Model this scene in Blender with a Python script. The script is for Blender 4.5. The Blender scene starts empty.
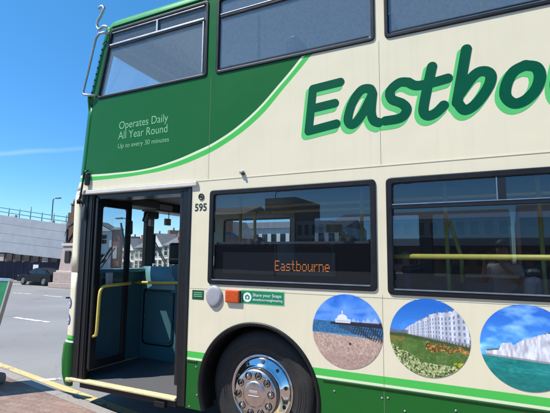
import bpy, bmesh, math, random
import numpy as np
from mathutils import Vector, Matrix
random.seed(7)
rng = np.random.default_rng(5)
R = math.radians
S = bpy.context.scene
COL = S.collection

# ------------------------------------------------------------------ camera
CAM_Y, CAM_Z = -3.22, 1.61
RIGHT = Vector((0.8957343, 0.4444710, 0.0102736))
DOWN = Vector((-0.0421103, 0.1078230, -0.9932780))
FWD = Vector((-0.4425909, 0.8892805, 0.1152976))
cd = bpy.data.cameras.new('camera'); cam = bpy.data.objects.new('camera', cd); COL.objects.link(cam)
m3 = Matrix((RIGHT, -DOWN, -FWD)).transposed()
cam.matrix_world = Matrix.Translation((0, CAM_Y, CAM_Z)) @ m3.to_4x4()
cd.sensor_width = 36; cd.lens = 432 * 36 / 550
cd.clip_start = 0.05; cd.clip_end = 2000
S.camera = cam

# ------------------------------------------------------------------ light
TO_SUN = Vector((-0.42, -0.37, 0.83)).normalized()
EL = math.asin(TO_SUN.z); AZ = math.atan2(TO_SUN.x, TO_SUN.y)
CON = (0.279, 0.046)
w = bpy.data.worlds.new('World'); S.world = w; w.use_nodes = True
nt = w.node_tree; nt.nodes.clear()
wo = nt.nodes.new('ShaderNodeOutputWorld'); bg = nt.nodes.new('ShaderNodeBackground')
sky = nt.nodes.new('ShaderNodeTexSky'); sky.sky_type = 'NISHITA'; sky.sun_disc = False
sky.sun_elevation = EL; sky.sun_rotation = AZ % (2 * math.pi)
sky.air_density = 1.0; sky.dust_density = 0.0; sky.ozone_density = 3.0; sky.altitude = 600
bg.inputs['Strength'].default_value = 0.15
hs = nt.nodes.new('ShaderNodeHueSaturation'); hs.inputs['Saturation'].default_value = 1.15; hs.inputs['Hue'].default_value = 0.5; hs.inputs['Value'].default_value = 1.0
tint = nt.nodes.new('ShaderNodeVectorMath'); tint.operation = 'MULTIPLY'; 
tcz = nt.nodes.new('ShaderNodeTexCoord'); sz = nt.nodes.new('ShaderNodeSeparateXYZ'); nt.links.new(tcz.outputs['Generated'], sz.inputs[0])
rz_ = nt.nodes.new('ShaderNodeMapRange'); rz_.inputs[1].default_value = 0.0; rz_.inputs[2].default_value = 0.55; nt.links.new(sz.outputs[2], rz_.inputs[0])
tm = nt.nodes.new('ShaderNodeMix'); tm.data_type = 'RGBA'; tm.inputs[6].default_value = (.60, .735, .92, 1); tm.inputs[7].default_value = (.76, 1.0, 1.04, 1)
nt.links.new(rz_.outputs[0], tm.inputs[0]); nt.links.new(tm.outputs[2], tint.inputs[1])
nt.links.new(sky.outputs[0], tint.inputs[0]); nt.links.new(tint.outputs[0], hs.inputs['Color'])
# a thin old contrail low in the sky and faint high cirrus
tcw = nt.nodes.new('ShaderNodeTexCoord'); spw = nt.nodes.new('ShaderNodeSeparateXYZ'); nt.links.new(tcw.outputs['Generated'], spw.inputs[0])
def wm(op, a, b, cl=False):
    n = nt.nodes.new('ShaderNodeMath'); n.operation = op; n.use_clamp = cl
    for i, v in enumerate((a, b)):
        if isinstance(v, (int, float)): n.inputs[i].default_value = v
        else: nt.links.new(v, n.inputs[i])
    return n.outputs[0]
nw = nt.nodes.new('ShaderNodeTexNoise'); nw.inputs['Scale'].default_value = 9; nw.inputs['Detail'].default_value = 6; nt.links.new(tcw.outputs['Generated'], nw.inputs['Vector'])
dist = wm('ABSOLUTE', wm('SUBTRACT', spw.outputs[2], wm('ADD', wm('MULTIPLY', spw.outputs[1], CON[0]), wm('ADD', CON[1], wm('MULTIPLY', nw.outputs[0], .012)))), 0)
band = wm('MULTIPLY', wm('SUBTRACT', 1.0, wm('DIVIDE', dist, .0065), True), wm('MULTIPLY', nw.outputs[0], .18))
mxw = nt.nodes.new('ShaderNodeMix'); mxw.data_type = 'RGBA'; nt.links.new(band, mxw.inputs[0]); nt.links.new(hs.outputs[0], mxw.inputs[6]); mxw.inputs[7].default_value = (7, 7.6, 8.2, 1)
nt.links.new(mxw.outputs[2], bg.inputs['Color']); nt.links.new(bg.outputs[0], wo.inputs[0])
sd = bpy.data.lights.new('sun', 'SUN'); sd.energy = 5.0; sd.angle = R(0.53); sd.color = (1, 0.955, 0.88)
sun = bpy.data.objects.new('sun', sd); COL.objects.link(sun)
sun.rotation_euler = TO_SUN.to_track_quat('Z', 'Y').to_euler(); sun.location = (0, -10, 30)
S.view_settings.view_transform = 'Standard'; S.view_settings.look = 'None'
S.view_settings.gamma = 1; S.view_settings.use_curve_mapping = False
S.view_settings.exposure = 0.45
S.cycles.max_bounces = 10; S.cycles.transparent_max_bounces = 24; S.cycles.glossy_bounces = 5

# ------------------------------------------------------------------ materials
def newmat(name):
    m = bpy.data.materials.new(name); m.use_nodes = True
    t = m.node_tree; b = t.nodes['Principled BSDF']
    return m, t, b

def mat(name, col, rough=0.5, metal=0.0, vary=0.0, scale=6.0, bump=0.0, bscale=60.0, coat=0.0, emit=None, estr=0, col2=None, spec=0.5, detail=5):
    m, t, b = newmat(name)
    b.inputs['Base Color'].default_value = (*col, 1); b.inputs['Roughness'].default_value = rough
    b.inputs['Metallic'].default_value = metal; b.inputs['Coat Weight'].default_value = coat
    b.inputs['Coat Roughness'].default_value = 0.04
    b.inputs['Specular IOR Level'].default_value = spec
    if emit:
        b.inputs['Emission Color'].default_value = (*emit, 1); b.inputs['Emission Strength'].default_value = estr
    tc = t.nodes.new('ShaderNodeTexCoord')
    if vary or col2:
        n = t.nodes.new('ShaderNodeTexNoise'); n.inputs['Scale'].default_value = scale; n.inputs['Detail'].default_value = detail
        n.inputs['Roughness'].default_value = 0.65
        t.links.new(tc.outputs['Object'], n.inputs['Vector'])
        mr = t.nodes.new('ShaderNodeMapRange'); mr.inputs[1].default_value = 0.3; mr.inputs[2].default_value = 0.7
        t.links.new(n.outputs[0], mr.inputs[0])
        mx = t.nodes.new('ShaderNodeMix'); mx.data_type = 'RGBA'
        c2 = col2 if col2 else tuple(c * (1 + vary) for c in col)
        c1 = col if col2 else tuple(c * (1 - vary) for c in col)
        mx.inputs[6].default_value = (*c1, 1); mx.inputs[7].default_value = (*c2, 1)
        t.links.new(mr.outputs[0], mx.inputs[0]); t.links.new(mx.outputs[2], b.inputs['Base Color'])
        rr = t.nodes.new('ShaderNodeMapRange'); rr.inputs[3].default_value = max(0, rough - .06); rr.inputs[4].default_value = min(1, rough + .08)
        t.links.new(n.outputs[0], rr.inputs[0]); t.links.new(rr.outputs[0], b.inputs['Roughness'])
    if bump:
        n2 = t.nodes.new('ShaderNodeTexNoise'); n2.inputs['Scale'].default_value = bscale; n2.inputs['Detail'].default_value = 4
        t.links.new(tc.outputs['Object'], n2.inputs['Vector'])
        bp = t.nodes.new('ShaderNodeBump'); bp.inputs['Strength'].default_value = bump; bp.inputs['Distance'].default_value = 0.01
        t.links.new(n2.outputs[0], bp.inputs['Height']); t.links.new(bp.outputs[0], b.inputs['Normal'])
    return m

def glass(name, tint=(0.4, 0.43, 0.45), dust=0.02, ior=1.5, specks=0.0, dustcol=(.6, .62, .62), boost=1.0):
    m = bpy.data.materials.new(name); m.use_nodes = True
    t = m.node_tree; t.nodes.clear()
    o = t.nodes.new('ShaderNodeOutputMaterial'); tr = t.nodes.new('ShaderNodeBsdfTransparent'); gl = t.nodes.new('ShaderNodeBsdfGlossy')
    df = t.nodes.new('ShaderNodeBsdfDiffuse'); 
    ge = t.nodes.new('ShaderNodeNewGeometry'); dt = t.nodes.new('ShaderNodeVectorMath'); dt.operation = 'DOT_PRODUCT'
    t.links.new(ge.outputs['Normal'], dt.inputs[0]); t.links.new(ge.outputs['Incoming'], dt.inputs[1])
    def mm(op, a, b=0.0):
        n_ = t.nodes.new('ShaderNodeMath'); n_.operation = op
        for i, v in enumerate((a, b)):
            if isinstance(v, (int, float)): n_.inputs[i].default_value = v
            else: t.links.new(v, n_.inputs[i])
        return n_.outputs[0]
    frs = mm('ADD', mm('MULTIPLY', mm('POWER', mm('SUBTRACT', 1.0, mm('ABSOLUTE', dt.outputs['Value'])), 5.0), .96), .04)
    tr.inputs[0].default_value = (*tint, 1); gl.inputs[1].default_value = 0.0; gl.inputs[0].default_value = (1, 1, 1, 1)
    df.inputs[0].default_value = (*dustcol, 1)
    mu = t.nodes.new('ShaderNodeMath'); mu.operation = 'MULTIPLY'; mu.inputs[1].default_value = boost; mu.use_clamp = True
    t.links.new(frs, mu.inputs[0])
    a = t.nodes.new('ShaderNodeMixShader'); b = t.nodes.new('ShaderNodeMixShader')
    tc = t.nodes.new('ShaderNodeTexCoord'); n = t.nodes.new('ShaderNodeTexNoise'); n.inputs['Scale'].default_value = 34; n.inputs['Detail'].default_value = 8
    n.inputs['Roughness'].default_value = .75
    t.links.new(tc.outputs['Object'], n.inputs['Vector'])
    mr = t.nodes.new('ShaderNodeMapRange'); mr.inputs[1].default_value = .35; mr.inputs[2].default_value = .75
    mr.inputs[3].default_value = dust * .8; mr.inputs[4].default_value = dust * 1.3
    t.links.new(n.outputs[0], mr.inputs[0])
    vo = t.nodes.new('ShaderNodeTexVoronoi'); vo.inputs['Scale'].default_value = 42; t.links.new(tc.outputs['Object'], vo.inputs['Vector'])
    lt = t.nodes.new('ShaderNodeMapRange'); lt.inputs[1].default_value = .16; lt.inputs[2].default_value = .05; lt.inputs[3].default_value = 0; lt.inputs[4].default_value = specks; t.links.new(vo.outputs['Distance'], lt.inputs[0])
    sm_ = t.nodes.new('ShaderNodeMath'); sm_.operation = 'MULTIPLY_ADD'; t.links.new(lt.outputs[0], sm_.inputs[0]); t.links.new(n.outputs[0], sm_.inputs[1]); t.links.new(mr.outputs[0], sm_.inputs[2])
    t.links.new(sm_.outputs[0], a.inputs[0]); t.links.new(tr.outputs[0], a.inputs[1]); t.links.new(df.outputs[0], a.inputs[2])
    t.links.new(mu.outputs[0], b.inputs[0]); t.links.new(a.outputs[0], b.inputs[1]); t.links.new(gl.outputs[0], b.inputs[2])
    t.links.new(b.outputs[0], o.inputs[0])
    return m

CREAM = (0.745, 0.672, 0.478); DKGREEN = (0.012, 0.122, 0.020); LTGREEN = (0.075, 0.50, 0.085); PALE = (0.72, 0.76, 0.52); SKIRT = (0.012, 0.120, 0.020)
BUS_O = Vector((1.0, 1.25, 0.0))

def body_paint():
    m, t, b = newmat('bus_body_paint')
    L = t.links.new
    def N(k): return t.nodes.new('ShaderNode' + k)
    tc = N('TexCoord'); sp = N('SeparateXYZ'); L(tc.outputs['Object'], sp.inputs[0])
    def M(op, a, b_, clamp=False):
        n = N('Math'); n.operation = op; n.use_clamp = clamp
        for i, v in enumerate((a, b_)):
            if isinstance(v, (int, float)): n.inputs[i].default_value = v
            else: L(v, n.inputs[i])
        return n.outputs[0]
    x = M('ADD', sp.outputs[0], BUS_O.x); z = sp.outputs[2]
    X0, X1, Z0, Z1 = -4.3, -1.2, 2.2, 3.6
    u = M('DIVIDE', M('SUBTRACT', x, X0), X1 - X0, True)
    def curve(pts):
        n = N('FloatCurve'); c = n.mapping.curves[0]
        pts = [((px - X0) / (X1 - X0), (pz - Z0) / (Z1 - Z0)) for px, pz in pts]
        c.points[0].location = pts[0]; c.points[1].location = pts[-1]
        for p in pts[1:-1]: c.points.new(*p)
        n.mapping.update(); L(u, n.inputs['Value'])
        return M('ADD', M('MULTIPLY', n.outputs[0], Z1 - Z0), Z0)
    dark = [(-4.3, 2.485), (-3.809, 2.467), (-3.521, 2.460), (-3.026, 2.469), (-2.714, 2.515), (-2.42, 2.590), (-2.225, 2.652), (-1.894, 2.825), (-1.557, 3.108), (-1.355, 3.31), (-1.2, 3.49)]
    lite = [(-4.3, 2.405), (-3.804, 2.399), (-3.4, 2.402), (-3.1, 2.412), (-2.778, 2.438), (-2.389, 2.520), (-2.115, 2.620), (-1.794, 2.801), (-1.519, 3.055), (-1.284, 3.285), (-1.2, 3.375)]
    mid = [(a[0], a[1] * .66 + (lite_i) * .34) for a, lite_i in zip(dark, np.interp([d[0] for d in dark], [l[0] for l in lite], [l[1] for l in lite]))]
    gd, gm, gl = curve(dark), curve(mid), curve(lite)
    def mix(f, A, B):
        n = N('Mix'); n.data_type = 'RGBA'; L(f, n.inputs[0])
        for i, v in ((6, A), (7, B)):
            if isinstance(v, tuple): n.inputs[i].default_value = (*v, 1)
            else: L(v, n.inputs[i])
        return n.outputs[2]
    left = M('LESS_THAN', x, -1.2)
    above = lambda g: M('MULTIPLY', M('GREATER_THAN', z, g), left)
    # cream with slight grime: patchy noise, streaks
    nz = N('TexNoise'); nz.inputs['Scale'].default_value = 2.2; nz.inputs['Detail'].default_value = 7; nz.inputs['Roughness'].default_value = .7
    L(tc.outputs['Object'], nz.inputs['Vector'])
    c = mix(nz.outputs[0], tuple(v * .965 for v in CREAM), tuple(min(1, v * 1.03) for v in CREAM))
    mpn = N('Mapping'); mpn.inputs['Scale'].default_value = (26, 26, 1.3); L(tc.outputs['Object'], mpn.inputs[0])
    ns = N('TexNoise'); ns.inputs['Scale'].default_value = 1.0; ns.inputs['Detail'].default_value = 5; L(mpn.outputs[0], ns.inputs['Vector'])
    stk = N('MapRange'); stk.inputs[1].default_value = .52; stk.inputs[2].default_value = .80; stk.inputs[3].default_value = 0; stk.inputs[4].default_value = .16; L(ns.outputs[0], stk.inputs[0])
    c = mix(stk.outputs[0], c, (.53, .46, .33))
    # small chips and specks
    vo = N('TexVoronoi'); vo.inputs['Scale'].default_value = 4.3; L(tc.outputs['Object'], vo.inputs['Vector'])
    spk = M('LESS_THAN', vo.outputs['Distance'], .024)
    sel = M('GREATER_THAN', N_rand(t, vo), .55)
    c = mix(M('MULTIPLY', spk, sel), c, (.22, .19, .15))
    c = mix(above(gl), c, LTGREEN)
    c = mix(above(gm), c, PALE)
    c = mix(above(gd), c, DKGREEN)
    c = mix(M('GREATER_THAN', z, 4.094), c, (0.06, 0.30, 0.10))  # roof: sun and sky sheen on the dark green, painted in as lighter green
    c = mix(M('LESS_THAN', z, .768), c, LTGREEN)
    c = mix(M('LESS_THAN', z, .714), c, PALE)
    c = mix(M('LESS_THAN', z, .695), c, SKIRT)
    L(c, b.inputs['Base Color'])
    rr = N('MapRange'); rr.inputs[3].default_value = .24; rr.inputs[4].default_value = .42; L(nz.outputs[0], rr.inputs[0]); L(rr.outputs[0], b.inputs['Roughness'])
    b.inputs['Coat Weight'].default_value = .26; b.inputs['Coat Roughness'].default_value = .03; b.inputs['Specular IOR Level'].default_value = .15
    # slightly wavy sheet metal
    n2 = N('TexNoise'); n2.inputs['Scale'].default_value = 1.6; n2.inputs['Detail'].default_value = 2; L(tc.outputs['Object'], n2.inputs['Vector'])
    bp = N('Bump'); bp.inputs['Strength'].default_value = .35; bp.inputs['Distance'].default_value = .03
    L(n2.outputs[0], bp.inputs['Height']); L(bp.outputs[0], b.inputs['Normal']); L(bp.outputs[0], b.inputs['Coat Normal'])
    return m

def N_rand(t, vo):
    s = t.nodes.new('ShaderNodeSeparateColor'); t.links.new(vo.outputs['Color'], s.inputs[0]); return s.outputs[0]

M = {}
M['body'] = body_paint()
M['rubber'] = mat('black_rubber', (.009, .009, .010), .42, vary=.3, scale=12, spec=.35)
M['blackpaint'] = mat('black_paint', (.012, .012, .013), .3, vary=.2)
M['alu'] = mat('brushed_aluminium', (.42, .43, .44), .42, 1.0, vary=.12, scale=14)
M['rail'] = mat('cream_rail', (.66, .63, .56), .4, vary=.08, scale=8)
M['chrome'] = mat('polished_steel', (.72, .72, .72), .07, 1.0, vary=.10, scale=22)
M['hubsteel'] = mat('dull_steel_hub', (.62, .565, .53), .28, 1.0, vary=.2, scale=16)
M['tyre'] = mat('tyre_rubber', (.013, .013, .013), .75, col2=(.034, .031, .028), scale=5, bump=.2, bscale=90)
M['rimdark'] = mat('dark_rim', (.03, .03, .03), .6, vary=.3)
M['glass_low'] = glass('lower_tinted_glass', (.82, .87, .90), .005, boost=1.25)
M['glass_off2'] = glass('offside_dark_glass', (.21, .25, .28), .008, boost=.9)
M['glass_off'] = glass('offside_tinted_glass', (.36, .41, .45), .008, boost=.9)
M['glass_up'] = glass('upper_dusty_glass', (.80, .87, .92), .14, boost=1.7, specks=.30, dustcol=(.46, .55, .60))
M['glass_clear'] = glass('clear_glass', (.86, .90, .90), .012, 1.5)
M['glass_door'] = glass('door_glass', (.86, .90, .92), .012, 1.5)
M['grey_plastic'] = mat('grey_plastic', (.34, .34, .36), .55, vary=.1)
M['orange'] = mat('orange_lens', (.55, .075, .008), .25, vary=.2, scale=40, coat=.5)
M['dkgreen_vinyl'] = mat('dark_green_vinyl', (.0, .085, .042), .5, vary=.08, spec=.08)
M['ltgreen_vinyl'] = mat('light_green_vinyl', (.09, .52, .13), .42, vary=.05)
M['sticker_green'] = mat('sticker_green', (.006, .21, .09), .4, vary=.05)
M['sticker_dark'] = mat('sticker_dark_green', (.006, .075, .035), .4)
M['white_vinyl'] = mat('white_vinyl', (.78, .80, .76), .45)
M['mint_vinyl'] = mat('mint_lettering', (.20, .47, .23), .5)
M['blue_vinyl'] = mat('blue_vinyl', (.02, .03, .22), .4)
M['blackvinyl'] = mat('black_lettering', (.02, .035, .025), .5)
M['teal'] = mat('teal_moulding', (.055, .150, .170), .45, vary=.08, scale=3)
M['teal_lt'] = mat('pale_teal_moulding', (.13, .29, .32), .42, vary=.06, scale=3)
M['teal_pale'] = mat('blue_side_lining', (.10, .24, .34), .5, vary=.05)
M['floor'] = mat('bus_floor_vinyl', (.10, .10, .105), .55, vary=.35, scale=90)
M['ceil'] = mat('pale_ceiling_laminate', (.80, .82, .80), .5, vary=.06)
M['interior'] = mat('grey_interior_trim', (.075, .085, .095), .6, vary=.1)
M['yellow'] = mat('yellow_handrail', (.72, .55, .10), .35, vary=.08, scale=9)
M['nosing'] = mat('cream_step_nosing', (.66, .56, .30), .55, vary=.2, scale=20)
M['seat'] = mat('dark_blue_moquette', (.020, .028, .060), .9, vary=.6, scale=60)
M['seatshell'] = mat('charcoal_seat_shell', (.03, .03, .035), .5)
M['steel'] = mat('galvanised_tube', (.42, .43, .44), .38, .9, vary=.15, scale=25)
M['ledpanel'] = mat('led_panel', (.022, .022, .026), .6, spec=.1)
M['ledcase'] = mat('display_case', (.004, .004, .005), .7, spec=.05)
M['led'] = mat('amber_led', (.3, .08, .01), .5, emit=(1.0, .26, .03), estr=.95)
M['paper'] = mat('cream_notice', (.6, .58, .42), .7)
M['dash'] = mat('dashboard_grey', (.05, .055, .06), .6)

# ------------------------------------------------------------------ mesh helpers
class MB:
    def __init__(s): s.v = []; s.f = []; s.sm = []
    def add(s, vs, fs, smooth=False):
        o = len(s.v); s.v += [Vector(v) for v in vs]
        for f in fs: s.f.append([i + o for i in f]); s.sm.append(smooth)
        return s
    def box(s, x0, x1, y0, y1, z0, z1, mtx=None):
        vs = [Vector((x, y, z)) for z in (z0, z1) for y in (y0, y1) for x in (x0, x1)]
        if mtx: vs = [mtx @ v for v in vs]
        return s.add(vs, [(0, 2, 3, 1), (4, 5, 7, 6), (0, 1, 5, 4), (2, 6, 7, 3), (0, 4, 6, 2), (1, 3, 7, 5)])
    def tube(s, pts, r, n=10, cap=True):
        pts = [Vector(p) for p in pts]; rs = r if isinstance(r, (list, tuple)) else [r] * len(pts)
        vs = []; prev = None
        for i, p in enumerate(pts):
            d = (pts[min(i + 1, len(pts) - 1)] - pts[max(i - 1, 0)]).normalized()
            if prev is None:
                a = Vector((0, 0, 1)) if abs(d.z) < .9 else Vector((1, 0, 0)); u = d.cross(a).normalized()
            else:
                u = (prev - d * prev.dot(d)).normalized()
            prev = u; v_ = d.cross(u)
            for k in range(n):
                a = 2 * math.pi * k / n; vs.append(p + (u * math.cos(a) + v_ * math.sin(a)) * rs[i])
        fs = [(i * n + k, i * n + (k + 1) % n, (i + 1) * n + (k + 1) % n, (i + 1) * n + k) for i in range(len(pts) - 1) for k in range(n)]
        s.add(vs, fs, True)
        if cap:
            s.add(vs[:n], [tuple(range(n))[::-1]]); s.add(vs[-n:], [tuple(range(n))])
        return s
    def lathe(s, prof, c, axis='y', n=48, close=False):
        # prof: (radius, offset along axis)
        vs = []
        for r_, a_ in prof:
            for k in range(n):
                t = 2 * math.pi * k / n; p, q = r_ * math.cos(t), r_ * math.sin(t)
                vs.append(Vector(c) + Vector({'y': (p, a_, q), 'x': (a_, p, q), 'z': (p, q, a_)}[axis]))
        m = len(prof); rng_ = range(m if close else m - 1)
        fs = [(i * n + k, ((i + 1) % m) * n + k, ((i + 1) % m) * n + (k + 1) % n, i * n + (k + 1) % n) for i in rng_ for k in range(n)]
        return s.add(vs, fs, True)
    def grid(s, fn, nu, nv, smooth=True, flip=False):
        vs = [fn(i / nu, j / nv) for i in range(nu + 1) for j in range(nv + 1)]
        q = lambda i, j: i * (nv + 1) + j
        fs = [(q(i, j), q(i + 1, j), q(i + 1, j + 1), q(i, j + 1)) for i in range(nu) for j in range(nv)]
        if flip: fs = [f[::-1] for f in fs]
        return s.add(vs, fs, smooth)
    def mesh(s, me, mtx=None):
        vs = [(mtx @ v.co) if mtx else v.co.copy() for v in me.vertices]
        return s.add(vs, [tuple(p.vertices) for p in me.polygons])
    def build(s, name, material, parent=None, loc=None, recalc=True, bevel=0.0, weld=True):
        root = Vector(parent['_o']) if parent is not None else Vector((0, 0, 0))
        o_w = Vector(loc) if loc is not None else root.copy()
        me = bpy.data.meshes.new(name)
        me.from_pydata([tuple(v - o_w) for v in s.v], [], s.f)
        for p, sm in zip(me.polygons, s.sm): p.use_smooth = sm
        if recalc:
            b = bmesh.new(); b.from_mesh(me)
            if weld: bmesh.ops.remove_doubles(b, verts=b.verts, dist=1e-5)
            bmesh.ops.recalc_face_normals(b, faces=b.faces); b.to_mesh(me); b.free()
        me.materials.append(material)
        ob = bpy.data.objects.new(name, me); COL.objects.link(ob)
        ob.location = o_w - root; ob['_o'] = tuple(o_w)
        if parent is not None: ob.parent = parent
        if bevel:
            bv = ob.modifiers.new('bevel', 'BEVEL'); bv.width = bevel; bv.segments = 2; bv.limit_method = 'ANGLE'; bv.angle_limit = R(40)
        return ob

def thing(name, label, cat, loc=(0, 0, 0), rz=0, group=None):
    o = bpy.data.objects.new(name, None); COL.objects.link(o); o.location = loc; o.rotation_euler.z = rz
    o.empty_display_size = .2; o['_o'] = (0, 0, 0) if rz else tuple(loc)
    return tag(o, label, cat, group)
def tag(o, label=None, cat=None, group=None, kind=None):
    if label: o['label'] = label
    if cat: o['category'] = cat
    if group: o['group'] = group
    if kind: o['kind'] = kind
    return o
def kids(o): return [c for c in bpy.data.objects if c.parent == o]
def copy_tree(o, parent=None):
    c = o.copy(); COL.objects.link(c); c.parent = parent
    for ch in kids(o): copy_tree(ch, c)
    return c

def rrect(x0, z0, x1, z1, r=.04, n=5):
    out = []
    for cx, cz, a0 in ((x1 - r, z1 - r, 0), (x0 + r, z1 - r, 90), (x0 + r, z0 + r, 180), (x1 - r, z0 + r, 270)):
        for k in range(n + 1):
            a = R(a0 + 90 * k / n); out.append((cx + r * math.cos(a), cz + r * math.sin(a)))
    return out
def circ(cx, cz, r, n=40): return [(cx + r * math.cos(2 * math.pi * k / n), cz + r * math.sin(2 * math.pi * k / n)) for k in range(n)]
XZ = lambda y: Matrix(((1, 0, 0, 0), (0, 0, -1, y), (0, 1, 0, 0), (0, 0, 0, 1)))     # outline drawn in x,z facing -y
YZ = lambda x: Matrix(((0, 0, 1, x), (1, 0, 0, 0), (0, 1, 0, 0), (0, 0, 0, 1)))      # outline drawn in y,z facing +x
def poly_me(outlines, thick=.02, bevel=0.0):
    c = bpy.data.curves.new('tmp', 'CURVE'); c.dimensions = '2D'; c.fill_mode = 'BOTH'
    c.extrude = max(0, thick / 2 - bevel); c.bevel_depth = bevel; c.bevel_resolution = 1; c.offset = -bevel
    for o in outlines:
        s = c.splines.new('POLY'); s.points.add(len(o) - 1); s.use_cyclic_u = True
        for p, q in zip(s.points, o): p.co = (q[0], q[1], 0, 1)
    ob = bpy.data.objects.new('tmp', c); me = bpy.data.meshes.new_from_object(ob)
    bpy.data.objects.remove(ob); bpy.data.curves.remove(c)
    return me
def plate(outlines, y=0.0, thick=.02, bevel=0.0, mtx=None):
    """solid cut from outlines; its visible face lies at y (facing -y), thickness behind it"""
    mb = MB(); me = poly_me(outlines, thick, bevel)
    mb.mesh(me, mtx if mtx else XZ(y + thick / 2)); bpy.data.meshes.remove(me); return mb
def text_me(body, size, spacing=1.0, align='LEFT', shear=0.0, extrude=0.0006, offset=0.0):
    c = bpy.data.curves.new('tmp', 'FONT'); c.body = body; c.size = size; c.space_character = spacing; c.align_x = align; c.shear = shear; c.extrude = extrude; c.offset = offset
    c.resolution_u = 4
    ob = bpy.data.objects.new('tmp', c); me = bpy.data.meshes.new_from_object(ob)
    bpy.data.objects.remove(ob); bpy.data.curves.remove(c); return me
def text_mb(body, x, z, width, y, height=None, **k):
    """lettering fitted to a given width (and height) on the plane y, facing -y"""
    me = text_me(body, 1.0, **k); xs = [v.co.x for v in me.vertices]; zs = [v.co.y for v in me.vertices]
    sx = width / (max(xs) - min(xs)); sz = sx if height is None else height / (max(zs) - min(zs))
    mtx = Matrix.Translation((x, y, z)) @ Matrix(((sx, 0, 0, 0), (0, 0, -1, 0), (0, sz, 0, 0), (0, 0, 0, 1))) @ Matrix.Translation((-min(xs), 0, 0))
    mb = MB(); mb.mesh(me, mtx); bpy.data.meshes.remove(me); return mb

def catmull(pts, n=10, closed=False):
    P = [np.array(p, float) for p in pts]; out = []
    m = len(P)
    for i in range(m if closed else m - 1):
        g = lambda k: P[k % m] if closed else P[min(max(k, 0), m - 1)]
        p0, p1, p2, p3 = g(i - 1), g(i), g(i + 1), g(i + 2)
        for k in range(n):
            t = k / n
            out.append(.5 * ((2 * p1) + (-p0 + p2) * t + (2 * p0 - 5 * p1 + 4 * p2 - p3) * t * t + (-p0 + 3 * p1 - 3 * p2 + p3) * t ** 3))
    if not closed: out.append(P[-1])
    return np.array(out)
def stroke_outlines(strokes, r, h=.006, pad=.06):
    """outline of a brush of radius r drawn along the strokes (distance field, marching squares)"""
    allp = np.concatenate(strokes); lo = allp.min(0) - pad; hi = allp.max(0) + pad
    nx, ny = int((hi[0] - lo[0]) / h) + 1, int((hi[1] - lo[1]) / h) + 1
    gx = lo[0] + np.arange(nx) * h; gy = lo[1] + np.arange(ny) * h
    XX, YY = np.meshgrid(gx, gy, indexing='ij'); D = np.full(XX.shape, 1e9)
    for s in strokes:
        for a, b in zip(s[:-1], s[1:]):
            d = b - a; L2 = (d ** 2).sum() + 1e-12
            t = np.clip(((XX - a[0]) * d[0] + (YY - a[1]) * d[1]) / L2, 0, 1)
            D = np.minimum(D, np.hypot(XX - a[0] - t * d[0], YY - a[1] - t * d[1]))
    F = D - r; seg = {}
    def ip(p, q):
        a, b = F[p], F[q]; t = a / (a - b)
        return (gx[p[0]] + t * (gx[q[0]] - gx[p[0]]), gy[p[1]] + t * (gy[q[1]] - gy[p[1]]))
    nxt = {}; pos = {}
    for i in range(nx - 1):
        for j in range(ny - 1):
            c = [(i, j), (i + 1, j), (i + 1, j + 1), (i, j + 1)]; s = [F[k] < 0 for k in c]
            if all(s) or not any(s): continue
            cr = []
            for k in range(4):
                if s[k] != s[(k + 1) % 4]:
                    key = tuple(sorted((c[k], c[(k + 1) % 4]))); pos[key] = ip(c[k], c[(k + 1) % 4]); cr.append((key, s[k]))
            for a in range(0, len(cr), 2):
                A, B = cr[a], cr[(a + 1) % len(cr)]
                if A[1]: nxt[A[0]] = B[0]
                else: nxt[B[0]] = A[0]
    loops = []
    while nxt:
        k0 = next(iter(nxt)); k = k0; lp = []
        while k in nxt: lp.append(pos[k]); k = nxt.pop(k)
        if len(lp) > 8: loops.append(lp)
    return loops

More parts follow.
